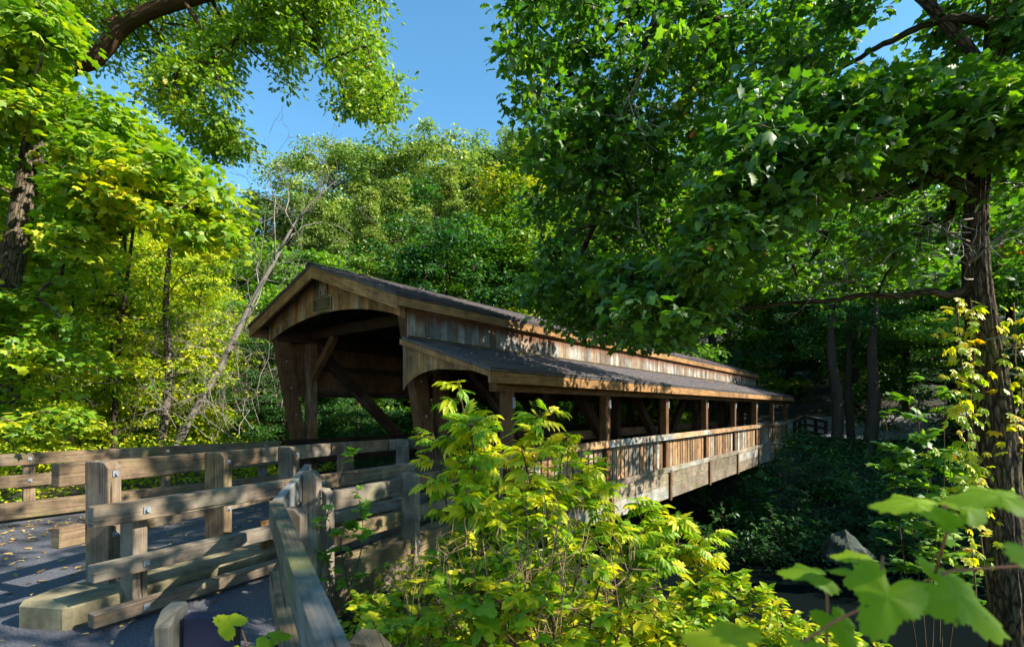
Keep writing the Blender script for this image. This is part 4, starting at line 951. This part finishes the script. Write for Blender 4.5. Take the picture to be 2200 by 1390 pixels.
pts = [at(355, 1000, 14), at(420, 880, 14), at(480, 775, 14.1), at(540, 650, 14.2), at(590, 560, 14.3), at(640, 470, 14.4), at(700, 405, 14.5)]
pts = [p - b_ for p in pts]; trunk_tube(m, pts, [.13, .105, .088, .07, .05, .03, .010], 12)
for i, (px, py, dx, dz, L, r_) in enumerate(((480, 775, .9, .3, 2.6, .05), (520, 700, .7, .9, 2.5, .05), (560, 620, -.6, 1.0, 3.0, .05), (590, 560, -.3, 1.2, 3.0, .05), (600, 540, .9, .6, 2.6, .045), (630, 490, -.5, 1, 2.4, .04), (640, 470, 1, .4, 2.4, .035), (660, 440, .2, 1, 1.8, .03), (530, 690, 1.0, -.3, 2.2, .03), (500, 740, 1, -.1, 2.4, .03), (570, 600, .8, -.3, 2.0, .03))):
    bare(m, rng, at(px, py, 14.2) - b_, Vector((dx, rng.normal() * .4, dz)).normalized(), L, r_ * .45, 3, .7)
m.build('trunk', BARK_P, e)
for i, (px, py, Y) in enumerate(((500, 960, 13.2), (560, 900, 13.6))):
    b_ = at(px, py, Y); e = empty('dead_brush', b_, 0, label=['tangle of bare pale branches between the dead tree and the portal', 'bleached bare brush close against the left portal leg'][i], cat='brush'); m = MB()
    for _ in range(9): bare(m, rng, Vector(rng.normal(size=3)) * .3, Vector((rng.normal() * .7 - .1, rng.normal() * .4, 1.1)).normalized(), rng.uniform(1.5, 3.6), .012, 3, .7)
    m.build('branches', BARK_P, e)

# right tree: rough trunk built as a displaced tube
rng = np.random.default_rng(31)
base = setg(5.1, 5.25, -.2); ob = Vector(base)
e = empty('big_oak_tree', base, 0, label='big rough-barked tree at the right edge with wide overhanging branches', cat='tree')
tp = [Vector((0.1, 0, 0)), at(2172, 1390, 5.2) - ob, at(2150, 1100, 5.2) - ob, at(2136, 880, 5.2) - ob, at(2100, 620, 5.2) - ob, at(2098, 420, 5.2) - ob, at(2118, 260, 5.25) - ob, at(2150, 60, 5.3) - ob, at(2165, -300, 5.4) - ob]
tr_ = [.26, .172, .162, .148, .113, .092, .10, .115, .09]
P = tp; out = []; rr = []
for i in range(len(P) - 1):
    p0, p1, p2, p3 = P[max(i - 1, 0)], P[i], P[i + 1], P[min(i + 2, len(P) - 1)]; sub = 34
    for k_ in range(sub + (i == len(P) - 2)):
        t = k_ / sub; out.append(.5 * ((2 * p1) + (p2 - p0) * t + (2 * p0 - 5 * p1 + 4 * p2 - p3) * t * t + (3 * p1 - p0 - 3 * p2 + p3) * t ** 3)); rr.append(tr_[i] + (tr_[i + 1] - tr_[i]) * t)
m = MB(); ns = 96; mV = []
ph = np.cumsum(rng.normal(size=(len(out), 5)) * .10, axis=0)
plates = rng.random((400, 40))
for i, (p, r_) in enumerate(zip(out, rr)):
    for k_ in range(ns):
        a = 2 * math.pi * k_ / ns; zc = i * .05
        f = 19 * a / 6.283; fi = a * 9 + ph[i][0] * 1.2
        rid = abs(math.sin(fi + .7 * math.sin(a * 3 + ph[i][1]))) ** .6 + .5 * abs(math.sin(a * 15 + ph[i][2] * 2 + math.sin(zc * 3)))
        crk = .35 if math.sin(zc * 14 + 5 * math.sin(a * 6 + zc)) > .93 else 0
        r2 = r_ * (1 + .06 * math.sin(a * 2 + zc * .7) + .05 * math.sin(zc * 1.7 + a) * math.sin(zc * .9)) + .020 * (rid - .9) - .012 * crk + rng.normal() * .0018
        m.v.append((p.x + math.cos(a) * r2, p.y + math.sin(a) * r2, p.z))
for i in range(len(out) - 1):
    for k_ in range(ns):
        k2 = (k_ + 1) % ns; m.f.append((i * ns + k_, i * ns + k2, (i + 1) * ns + k2, (i + 1) * ns + k_)); u0 = out[i].z; u1 = out[i + 1].z
        m.uv += [(u0, k_ / ns * 1.2), (u0, (k_ + 1) / ns * 1.2), (u1, (k_ + 1) / ns * 1.2), (u1, k_ / ns * 1.2)]; m.r.append(.5); m.sm.append(True)
BARK_R = bark('ridged_bark', (0.012, 0.009, 0.006), (0.17, 0.13, 0.09), scale=(6, 26, 1), bump=1.0, moss=.4, plates=True)
sd_ = [(p, r_) for p, r_ in zip(out, rr) if p.z > 3.2][::8]
def limb(pts, rad, s=9): return trunk_tube(m, [at(*p) - ob for p in pts], rad, s, 6, rng, .006)
sd_ += limb([(2085, 622, 5.2), (2040, 632, 5.25), (1985, 628, 5.3), (1930, 637, 5.4), (1860, 634, 5.5), (1790, 646, 5.7), (1700, 650, 5.9), (1620, 662, 6.1), (1560, 658, 6.3), (1500, 676, 6.5)], [.06, .042, .038, .035, .03, .028, .024, .02, .014, .008])
sd_ += limb([(2085, 410, 5.2), (2040, 385, 5.1), (1980, 358, 5.0), (1910, 345, 5.0), (1850, 348, 5.0)], [.07, .055, .05, .04, .02])
sd_ += limb([(2150, 60, 5.3), (2080, 40, 5.2), (2000, 50, 5.4), (1900, 95, 5.8), (1800, 150, 6.2), (1700, 200, 6.6)], [.07, .045, .04, .032, .025, .015])
sd_ += limb([(2105, 250, 5.2), (1950, 250, 4.9), (1800, 330, 4.9), (1650, 430, 5.1), (1500, 540, 5.3), (1350, 640, 5.6)], [.08, .06, .05, .035, .025, .012])
sd_ += limb([(2120, 150, 5.2), (1900, -60, 5.5), (1600, -60, 6.0), (1380, 20, 6.6), (1280, 110, 6.8), (1180, 200, 7.0)], [.06, .05, .05, .04, .03, .02])
sd_ += limb([(1500, -60, 6.2), (1400, 60, 6.4), (1330, 300, 6.6), (1280, 480, 6.8)], [.05, .04, .03, .015])
sd_ += limb([(2100, 330, 5.2), (1900, 420, 6), (1700, 400, 7), (1500, 470, 8), (1300, 560, 8.5)], [.06, .05, .045, .03, .015])
HOLE = [(1880, -20), (2010, -20), (2000, 60), (1930, 130), (1870, 130)]
A = []
A += region(rng, [(1125, -80), (1090, 60), (1085, 140), (1130, 190), (1070, 235), (1140, 300), (1110, 360), (1180, 380), (1400, 400), (1700, 200), (1860, 60), (1860, -80)], 330, 5.8, 8.0, [HOLE])
A += region(rng, [(1110, 340), (1250, 300), (1500, 350), (1650, 420), (1600, 600), (1380, 680), (1330, 740), (1260, 700), (1180, 620), (1150, 480)], 210, 6.2, 9.5)
A += region(rng, [(1290, 560), (1500, 560), (1530, 660), (1500, 730), (1440, 740), (1320, 720), (1310, 640)], 50, 5.2, 6.2)
A += region(rng, [(1600, 200), (1900, 150), (2100, 110), (2230, 100), (2230, 330), (1950, 340), (1800, 360), (1650, 500), (1500, 640), (1380, 660), (1500, 480)], 260, 4.2, 5.6, [HOLE, [(2060, -90), (2260, -90), (2260, 210), (2060, 190)]])
A += region(rng, [(1700, 400), (2060, 350), (2060, 620), (1750, 640), (1650, 600)], 110, 6.5, 10)
A += region(rng, [(2130, 300), (2230, 280), (2230, 640), (2150, 600)], 30, 5.6, 7)
A += region(rng, [(1850, -420), (2300, -420), (2300, -70), (1850, -90)], 45, 4.3, 5.8)  # unseen leaf clusters above the frame, added to shade the limbs below
A += region(rng, [(2185, -60), (2260, -60), (2260, 400), (2190, 400)], 25, 4.6, 5.4)
A += region(rng, [(1820, 340), (2060, 330), (2070, 480), (1980, 600), (1880, 560)], 20, 5.0, 6.0)
A += region(rng, [(2010, -40), (2120, -40), (2120, 150), (2030, 140)], 12, 5.4, 6.2)
A += region(rng, [(1100, 600), (1350, 560), (1420, 690), (1345, 760), (1290, 730), (1180, 670)], 44, 6.4, 7.6)
A += region(rng, [(1390, 620), (1530, 600), (1525, 700), (1440, 755), (1400, 720)], 18, 5.4, 6.4)
A += region(rng, [(2020, 150), (2230, 190), (2230, 330), (2020, 330)], 25, 4.4, 5.0)
A = np.array(A) - np.array(ob)
skeleton(m, sd_, A, rng, k=.0055, rmin=.0035, sides=5)
m.build('trunk', BARK_R, e)
for px, py, Y, dx, dz, L in ((2090, 470, 5.1, -1, .2, .9), (2085, 520, 5.1, -1, .5, .7), (2095, 560, 5.0, 1, .6, .6), (2085, 500, 5.05, -1, -.3, .9), (1850, 600, 5.4, -1, -.7, .9), (1760, 560, 5.5, -.6, -.9, 1.0), (1900, 420, 5.0, -1, -.5, 1.0), (1700, 400, 5.0, -.5, -1, .9), (1560, 350, 5.2, -.2, -1, .9), (1400, 120, 5.8, -.1, -1, .9), (1350, 200, 6.0, .1, -1, .8), (1620, 470, 5.2, -.8, -.8, 1.0), (2120, 730, 5.0, 1, -.1, .6), (2160, 800, 5.0, 1, -.2, .6), (1500, 620, 5.4, -1, -.5, .8), (2090, 600, 5.0, -.8, -.4, .7)):
    m = MB(); bare(m, rng, at(px, py, Y) - ob, Vector((dx, -.3, dz)).normalized(), L, .008, 2, .5); m.build('dead_twig', BARK_P, e)
rad = .31 * (.6 + .8 * rng.random(len(A)))
Pp, n, hd = spray(rng, A, rad, 46, flat=.42, jitter=.6, droop=.3)
keep = rng.random(len(Pp)) < .92; Pp, n, hd = Pp[keep], n[keep], hd[keep]
hf = rng.random(len(Pp)) < .5
leaf_object('crown', 'maple', Pp[hf], n[hf], hd[hf], .115 * (.4 + .9 * rng.random(hf.sum())), L_OAKR, e, rng)
leaf_object('crown', 'oak', Pp[~hf], n[~hf], hd[~hf], .125 * (.5 + .8 * rng.random((~hf).sum())), L_OAKR, e, rng)
# off-frame shade crown of the same kind, over the right of the viewer
rng = np.random.default_rng(33); b_ = setg(9.5, -.5); e = empty('shade_oak', b_, 0, label='oak outside the right edge whose crown dapples the walkway with shade', cat='tree'); ob = Vector(b_); m = MB()
sd_ = trunk_tube(m, [Vector((0, 0, -.3)), Vector((.1, 0, 4)), Vector((-.4, .2, 7)), Vector((-.6, .3, 10))], [.3, .26, .2, .06], 12)
Cc = []
while len(Cc) < 115:
    p = Vector((rng.uniform(2.8, 11), rng.uniform(-4, 4.2), rng.uniform(5.2, 10.5)))
    # keep what would show in the frame clear
    if p.y > .6 and abs(p.x / p.y) < 1.1 and (p.z - EYE) / p.y < .9: continue
    Cc.append(tuple(p - ob))
Cc = np.array(Cc); skeleton(m, sd_, Cc, rng, k=.008); m.build('trunk', BARK_O, e)
Pp, n, hd = spray(rng, Cc, .62 * (.7 + .6 * rng.random(len(Cc))), 46, flat=.5)
leaf_object('crown', 'maple', Pp, n, hd, .16 * (.7 + .5 * rng.random(len(Pp))), L_OAKR, e, rng)

# ------------------------------------------------------------------ saplings, creepers and ground cover near the viewer
def sapling(name, label, base_, stems, n_side, L_side, leaf, tpl, mat, seed, per=6, cat='plant', group=None, up=.5, stem_r=.012, low=.25):
    rng = np.random.default_rng(seed); e = empty(name, base_, 0, label=label, cat=cat, group=group); m = MB(); P = []; Nn = []; Hd = []
    for top in stems:
        tv = Vector(top) - Vector(base_); b2 = Vector((rng.normal() * .08, rng.normal() * .08, -.1)); mid = tv * .5 + Vector(rng.normal(size=3)) * .08
        sd = trunk_tube(m, [b2, mid, tv], [stem_r, stem_r * .8, stem_r * .3], 6, 10)
        for k_ in range(n_side):
            u = low + (1 - low) * rng.random(); p = sd[min(int(u * (len(sd) - 1)), len(sd) - 1)][0]; a = rng.random() * 6.283
            L = L_side * (1.15 - .75 * u) * rng.uniform(.5, 1.1); d = Vector((math.cos(a), math.sin(a), up + rng.normal() * .25)).normalized()
            q1 = p + d * L * .5; q2 = p + d * L + Vector((0, 0, -.12 * L)); m.tube([p, q1, q2], [stem_r * .45, stem_r * .35, stem_r * .15], 4)
            for j in range(per):
                t = (j + rng.random()) / per; b3 = p.lerp(q1, t * 2) if t < .5 else q1.lerp(q2, t * 2 - 1)
                hh = (d + Vector(rng.normal(size=3)) * .7); hh.z = hh.z * .3 - .15
                P.append(tuple(b3)); Hd.append(tuple(hh)); Nn.append(tuple(Vector((0, 0, 1)) + Vector(rng.normal(size=3)) * .35))
        for j in range(per):
            P.append(tuple(tv - (tv - mid).normalized() * .12 * rng.random())); hh = Vector(rng.normal(size=3)); hh.z = .3; Hd.append(tuple(hh)); Nn.append((rng.normal() * .3, rng.normal() * .3, 1))
    m.build('stem', BARK_STEM, e); P = np.array(P); leaf_object('leaves', tpl, P, np.array(Nn), np.array(Hd), leaf * (.4 + .9 * rng.random(len(P))), mat, e, rng); return e
BARK_T = bark('dry_stalk', (0.16, 0.10, 0.05), (0.36, 0.25, 0.13))
BARK_STEM = bark('stem_bark', (0.05, 0.035, 0.02), (0.16, 0.11, 0.06))
def gb(px, Y, dz=0): x, y = atg(px, Y); return setg(x, y, dz)
sapling('box_elder_sapling', 'tallest box elder sapling in front of the right portal leg', gb(1075, 3.6), [at(985, 815, 3.5), at(1010, 900, 3.3), at(930, 930, 3.6), at(1040, 960, 3.4), at(1000, 1050, 3.2)], 23, .36, .15, 'pinnate', L_BUSH, 51, per=7, cat='sapling')
sapling('box_elder_sapling', 'second box elder sapling in front of the first walkway post', gb(1170, 3.9), [at(1160, 880, 3.9), at(1215, 930, 4.0), at(1120, 960, 3.6), at(1260, 985, 4.1), at(1180, 1040, 3.7), at(1300, 1040, 4.1)], 23, .38, .15, 'pinnate', L_BUSH, 52, per=7, cat='sapling')
sapling('box_elder_sapling', 'right-hand box elder sapling below the picket railing', gb(1400, 4.2), [at(1370, 1075, 4.2), at(1450, 1110, 4.3), at(1510, 1150, 4.4), at(1330, 1120, 4.0), at(1400, 1180, 4.0)], 20, .40, .15, 'pinnate', L_BUSH, 53, per=7, cat='sapling')
sapling('leafy_shrub', 'yellowing shrub in the thick of the sunlit bush', gb(1130, 3.3), [at(1050, 1080, 3.2), at(1130, 1060, 3.3), at(1000, 1140, 3.1), at(1200, 1120, 3.3), at(1090, 1180, 3.0), at(1260, 1160, 3.4)], 18, .42, .075, 'oval', L_BUSH, 54, per=16, cat='shrub')
sapling('leafy_shrub', 'broad yellow-green shrub at the bottom middle edge', gb(1250, 2.9), [at(1180, 1230, 2.8), at(1300, 1220, 3.0), at(1400, 1230, 3.2), at(1100, 1260, 2.7), at(1500, 1250, 3.3), at(1020, 1240, 2.8), at(1350, 1300, 2.8)], 20, .45, .08, 'oval', L_BUSH, 55, per=16, cat='shrub')
sapling('leafy_shrub', 'pale leafy shrub sloping down to the dark creek', gb(1600, 3.4), [at(1560, 1230, 3.6), at(1620, 1260, 3.6), at(1680, 1290, 3.6), at(1500, 1290, 3.2), at(1740, 1330, 3.6), at(1640, 1340, 3.3), at(1800, 1370, 3.5)], 20, .38, .075, 'oval', L_BUSH, 56, per=16, cat='shrub')
sapling('leafy_shrub', 'fine-leaved shrub spilling along the right end of the sunlit bush', gb(1760, 3.1), [at(1680, 1350, 3.0), at(1740, 1350, 3.2), at(1820, 1375, 3.2), at(1880, 1400, 3.2), at(1600, 1370, 2.8), at(1500, 1350, 2.6)], 20, .36, .065, 'oval', L_BUSH, 156, per=18, cat='shrub', low=.1)
sapling('leafy_shrub', 'low yellow leafy shrub at the foot of the walkway fence post', gb(840, 3.1), [at(790, 1280, 3.3), at(850, 1290, 3.1), at(900, 1250, 3.2), at(960, 1230, 3.2), at(830, 1350, 2.7), at(930, 1330, 2.8)], 16, .30, .07, 'oval', L_BUSH, 157, per=14, cat='shrub', low=.1)
sapling('leafy_shrub', 'yellow-green shrub below the picket railing behind the box elders', gb(1380, 5.0), [at(1320, 1090, 5.0), at(1400, 1130, 5.0), at(1480, 1170, 5.0), at(1260, 1060, 4.8), at(1540, 1210, 4.8)], 18, .5, .09, 'oval', L_BUSH, 158, per=18, cat='shrub', low=.1)
for i, (px, Y, yt, lb) in enumerate(((1060, 3.0, 1130, 'dry brown weed stalks in front of the sunlit bush'), (1180, 2.9, 1120, 'dry tan twigs rising through the middle of the sunlit bush'), (1300, 3.2, 1180, 'dry weed stalks on the right side of the sunlit bush'), (900, 3.0, 1210, 'dry weed stalks at the foot of the walkway fence'))):
    rg_ = np.random.default_rng(300 + i); b_ = gb(px, Y); e = empty('dry_weed', b_, 0, label=lb, cat='plant'); m = MB()
    for k_ in range(7):
        t_ = at(px + rg_.normal() * 45, yt + rg_.uniform(-20, 90), Y + rg_.normal() * .15) - b_; p0_ = Vector((rg_.normal() * .1, rg_.normal() * .1, 0)); m.tube([p0_, p0_.lerp(t_, .5) + Vector(rg_.normal(size=3)) * .03, t_], [.005, .004, .002], 5)
        for j_ in range(4): bare(m, rg_, p0_.lerp(t_, rg_.uniform(.45, .95)), Vector((rg_.normal(), rg_.normal() * .5, .6)).normalized(), .28, .0025, 1, .3)
    m.build('stalks', BARK_T, e)
sapling('grape_vine', 'grape vine with round yellow leaves beneath the sunlit bush', gb(1050, 2.9), [at(960, 1250, 2.9), at(1030, 1290, 2.7), at(900, 1300, 2.9), at(820, 1320, 2.9), at(1110, 1320, 2.6), at(780, 1290, 3.2), at(1250, 1340, 2.6)], 8, .40, .13, 'grape', L_BUSH, 57, per=4, cat='vine', stem_r=.006)
sapling('creeping_vine', 'thin dark green vine climbing the first post of the walkway fence', at(752, 1300, 3.95), [at(752, 960, 3.95), at(765, 1040, 3.95), at(745, 1120, 3.9)], 10, .12, .085, 'maple', L_GREEN, 58, per=4, cat='vine', stem_r=.006)
sapling('maple_sapling', 'bright green maple sapling in front of the dark bank left of the big trunk', gb(2010, 8.0), [at(1960, 800, 8.0), at(1900, 880, 8.2), at(2030, 830, 7.6), at(1990, 930, 7.8), at(1930, 960, 8.2), at(2040, 960, 7.5)], 16, .75, .17, 'maple', L_GREEN, 59, per=9, cat='sapling', low=.55)
for i, (px, Y, yt, lb) in enumerate(((1560, 19, 1000, 'dark shrub under the far end of the bridge'), (1660, 18, 980, 'broad-leaved shrub with teal leaves right of the bridge end'), (1770, 19, 960, 'shrub on the dark far bank above the pale boulder'), (1880, 17, 1010, 'shrub on the far bank right of the boulder'), (1700, 15.5, 1080, 'low shrub hanging over the water left of the boulder'), (1850, 15, 1110, 'low shrub behind the pale boulder'), (1980, 15, 1040, 'shrub on the dark bank close to the big trunk'), (2060, 18, 960, 'shrub on the dark bank just left of the big trunk'), (1560, 16.5, 1090, 'drooping shrub under the bridge beside the pier'))):
    sapling('bank_shrub', lb, gb(px, Y), [at(px + 75 * math.cos(k * 2.4 + i), yt + 28 * (k % 3) + 10 * k, Y + .8 * math.sin(k * 2.1)) for k in range(6)], 16, .85, .17, 'pinnate' if i % 2 else 'oval', L_DEEP, 70 + i, per=11, cat='shrub', low=.15)
# low growth over the near bank (countless leaves)
def cover(name, area, n, leaf, tpl, mat, seed, h=.35, clump=.3, per=16, label=None):
    rng = np.random.default_rng(seed); pts = []
    while len(pts) < n:
        x, y = area(rng)
        if x is None: continue
        pts.append((x, y, float(H(x, y)) + rng.random() * h))
    C = np.array(pts); P, nn, hd = spray(rng, C, clump * (.6 + .8 * rng.random(n)), per, flat=.7, jitter=.5)
    P[:, 2] = np.maximum(P[:, 2], H(P[:, 0], P[:, 1]) + .02)
    return leaf_object(name, tpl, P, nn, hd, leaf * (.6 + .7 * rng.random(len(P))), mat, None, rng, kind='stuff', label=label)
def a_near(rng):
    s, q = rng.uniform(.8, 9.5), rng.uniform(-3.5, 4.3); p = B(s, q)
    if p.y < 1.6 or q > 4.0 - .0 * s: return None, None
    if p.x < -1.25 + .0 * p.y and p.y < 5: return None, None
    return p.x, p.y
cover('undergrowth', a_near, 2100, .07, 'oval', L_BUSH, 61, h=.45, clump=.26, per=22, label='sunlit yellow-green ground cover on the near bank')
def a_far(rng):
    s_, q_ = rng.uniform(15.8, 31), rng.uniform(-16, 5)
    if s_ > 27 and q_ > -7: return None, None
    p = B(s_, q_); return p.x, p.y
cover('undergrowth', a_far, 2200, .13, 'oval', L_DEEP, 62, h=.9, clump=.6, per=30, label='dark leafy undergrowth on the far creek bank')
def a_left(rng):
    p = B(rng.uniform(-4, 14), rng.uniform(10.8, 26)); return p.x, p.y
cover('undergrowth', a_left, 1500, .11, 'oval', L_YEL, 63, h=.9, clump=.55, per=24, label='yellow-green undergrowth beyond the left fence')
def a_back(rng):
    p = B(rng.uniform(14, 40), rng.uniform(10.8, 34)); return p.x, p.y
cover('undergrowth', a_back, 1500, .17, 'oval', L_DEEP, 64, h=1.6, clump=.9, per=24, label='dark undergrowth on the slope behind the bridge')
# Virginia creeper on the big trunk
rng = np.random.default_rng(71); tb = at(2130, 900, 5.2); e = empty('virginia_creeper', at(2150, 1400, 5.1), 0, label='yellow and green creeper hanging on the big rough trunk', cat='vine'); ob = Vector(e.location)
P = []; m = MB()
for (px, y0, y1, n_, w_) in ((2062, 640, 1210, 190, 22), (2178, 650, 1000, 90, 20), (2085, 640, 1150, 40, 10)):
    vp = [at(px + rng.normal() * 6 + .05 * (yy - 640), yy, 5.12) - ob for yy in np.linspace(y1 + 150, y0, 9)]; m.tube(vp, [.008] * 9, 5)
    for _ in range(n_):
        yy = rng.uniform(y0, y1); P.append(tuple(at(px + .05 * (yy - 640) + rng.normal() * w_ * 1.4, yy, rng.uniform(4.9, 5.25)) - ob))
m.build('stem', BARK_STEM, e); P = np.array(P); n = np.stack([np.full(len(P), .2), np.full(len(P), -.5), np.full(len(P), .8)], 1) + rng.normal(size=P.shape) * .4; hd = np.stack([rng.normal(size=len(P)), np.full(len(P), -.3), np.full(len(P), -.9)], 1)
L_CREEP = leafmat('creeper_leaves', [(0, (0.10, 0.22, 0.012)), (.4, (0.25, 0.36, 0.015)), (.75, (0.50, 0.42, 0.02)), (.93, (.50, .22, .02)), (1, (.4, .06, .02))], trans=.5, nscale=1.5, nweight=.5)
leaf_object('leaves', 'creeper', P, n, hd, .15 * (.6 + .6 * rng.random(len(P))), L_CREEP, e, rng)
# big out-of-focus grape leaves close to the camera
rng = np.random.default_rng(81); o_ = at(1950, 1300, .62); e = empty('grape_vine', o_, 0, label='close-up vine with big out-of-focus leaves at the bottom right', cat='vine'); ob = Vector(o_)
#      centre px, py, Y, size px, normal, heading
GL = [(1925, 1222, .60, 160, (-.25, -.72, .65), (-.55, -.4, -.6)), (1970, 1220, .63, 185, (.15, -.70, .7), (.75, -.3, -.75)), (1890, 1200, .66, 95, (.1, -.25, 1), (-.9, .1, .1)),
      (2040, 1082, .60, 150, (0, -.3, 1), (-.95, .1, .12)), (2028, 1092, .60, 78, (.0, -.4, .9), (-.4, -.6, -.3)), (2050, 1095, .6, 100, (.1, -.5, .9), (.9, .2, .1)), (2230, 1068, .55, 170, (0, -.35, 1), (-.9, .1, .1)),
      (1790, 1235, .7, 110, (.1, -.3, 1), (-.9, .1, .0)), (1800, 1235, .7, 90, (.1, -.3, 1), (.9, .1, .2)), (1775, 1300, .7, 95, (0, -.6, .8), (.1, -.4, -.8)), (1650, 1385, .62, 170, (0, -.35, 1), (-.9, .2, .05)), (1700, 1395, .62, 160, (.1, -.4, .9), (.6, -.1, -.2)), (2195, 1150, .5, 150, (.3, -.7, .6), (.2, -.3, -.8))]
P = np.array([tuple(at(g[0], g[1], g[2]) - ob) for g in GL]); S = np.array([g[3] * g[2] / F for g in GL]); n = np.array([g[4] for g in GL], float); hd = np.array([g[5] for g in GL], float)
leaf_object('leaves', 'grape', P, n, hd, S, L_GRAPE, e, rng, rnd=rng.random(len(P)))
VS = plain('vine_stem', (.28, .11, .05), .6); m = MB()
for pts in ([(1775, 1450, .7), (1778, 1310, .7), (1776, 1245, .7)], [(2010, 1230, .63), (2035, 1140, .61), (2030, 1085, .6)], [(1880, 1260, .62), (1893, 1225, .62), (1896, 1195, .64)], [(1700, 1395, .64), (1800, 1330, .64), (1900, 1285, .64), (2045, 1225, .63), (2200, 1215, .62), (2300, 1180, .6)]):
    m.tube([at(*p) - ob for p in pts], [.0019] * len(pts), 7)
m.build('stem', VS, e)
rng = np.random.default_rng(82); o_ = at(530, 1380, 1.6); e = empty('grape_vine', o_, 0, label='small bright vine leaves at the bottom edge beside the handrail', cat='vine'); ob = Vector(o_)
GL = [(515, 1350, 1.55, 65, (.2, -.6, .7), (-.3, -.3, .6)), (540, 1378, 1.55, 60, (0, -.5, .8), (.6, -.2, -.3)), (570, 1370, 1.6, 50, (.1, -.4, .9), (.7, .2, .1)), (520, 1395, 1.5, 60, (0, -.6, .8), (-.4, -.2, -.5))]
P = np.array([tuple(at(g[0], g[1], g[2]) - ob) for g in GL]); leaf_object('leaves', 'grape', P, np.array([g[4] for g in GL], float), np.array([g[5] for g in GL], float), np.array([g[3] * g[2] / F for g in GL]), L_GRAPE, e, rng)
m = MB(); m.tube([at(540, 1480, 1.6) - ob, at(535, 1400, 1.57) - ob, at(520, 1352, 1.55) - ob], [.003] * 3, 6); m.build('stem', VS, e)
# boulder in the creek
rng = np.random.default_rng(91)
def boulder(name, label, c, r, sc, seed):
    rg = np.random.default_rng(seed); import bmesh
    bm = bmesh.new()
    for p in [(-1, -.4, -.6), (-.9, .5, -.6), (1.1, .4, -.6), (1.0, -.6, -.6), (-.75, -.5, .25), (-.45, 0, .8), (-.1, -.25, .95), (.55, -.3, .3), (1.0, -.1, -.1), (0, .5, .6), (0, -.8, -.5), (-.2, -.6, .5)]:
        bm.verts.new((Vector(p) + Vector(rg.normal(size=3)) * .07))
    bmesh.ops.convex_hull(bm, input=bm.verts); bmesh.ops.subdivide_edges(bm, edges=bm.edges, cuts=5, use_grid_fill=True)
    from mathutils import noise
    for v in bm.verts:
        v.co += v.co.normalized() * (noise.noise(v.co * 2.2) * .14 + noise.noise(v.co * 7) * .05); v.co.x *= sc[0]; v.co.y *= sc[1]; v.co.z *= sc[2]; v.co *= r
    me = bpy.data.meshes.new(name); bm.to_mesh(me); bm.free(); me.materials.append(ROCK); o = bpy.data.objects.new(name, me); COL.objects.link(o); o.location = c; tag(o, label, 'rock')
ROCK = plain('rock', (.025, .035, .026), .85, 0, .8, 4.0, .9)
c = at(1815, 1175, 13.0); boulder('boulder', 'pale grey boulder at the water edge below the far bank', c, .62, (1.0, .8, .85), 5)
# fallen leaves on the asphalt and the roofs
rng = np.random.default_rng(95); P = []
while len(P) < 1300:
    x, y = rng.uniform(-8, -.9), rng.uniform(1.2, 8.5); s, q = inv(x, y)
    if q > 9.7 or q < 4.4 and y > 3.4: continue
    if inpoly(x, y, wp): continue
    if x > -1.6 and y > 3: continue
    if rng.random() < (.9 if q > 8.2 else .25): P.append((x, y, .108 + rng.random() * .006))
P = np.array(P); n = np.stack([rng.normal(size=len(P)) * .15, rng.normal(size=len(P)) * .15, np.ones(len(P))], 1)
leaf_object('fallen_leaves', 'oak', P, n, rng.normal(size=P.shape), .07 * (.4 + .9 * rng.random(len(P))), L_DRY, None, rng, kind='stuff', label='dry fallen leaves scattered on the asphalt')
P = []
for _ in range(170):
    s = rng.uniform(5, 26.5); u = rng.random(); q = QLE + (QR - QLE - .1) * u; z = ZLE + (ZLT - ZLE) * u + .035; P.append(tuple(B(s, q, z)))
for _ in range(120):
    s = rng.uniform(5, 26.5); u = rng.random(); q = QE_R + (QA - QE_R) * u; z = ZE + (ZA - ZE) * u + .035; P.append(tuple(B(s, q, z)))
P = np.array(P); n = np.tile(np.array(B(0, -.3, 1)), (len(P), 1)) + rng.normal(size=P.shape) * .1
leaf_object('fallen_leaves', 'oval', P, n, rng.normal(size=P.shape), .075 * (.6 + .7 * rng.random(len(P))), L_DRY, None, rng, kind='stuff', label='pale fallen leaves lying on the shingled roofs')
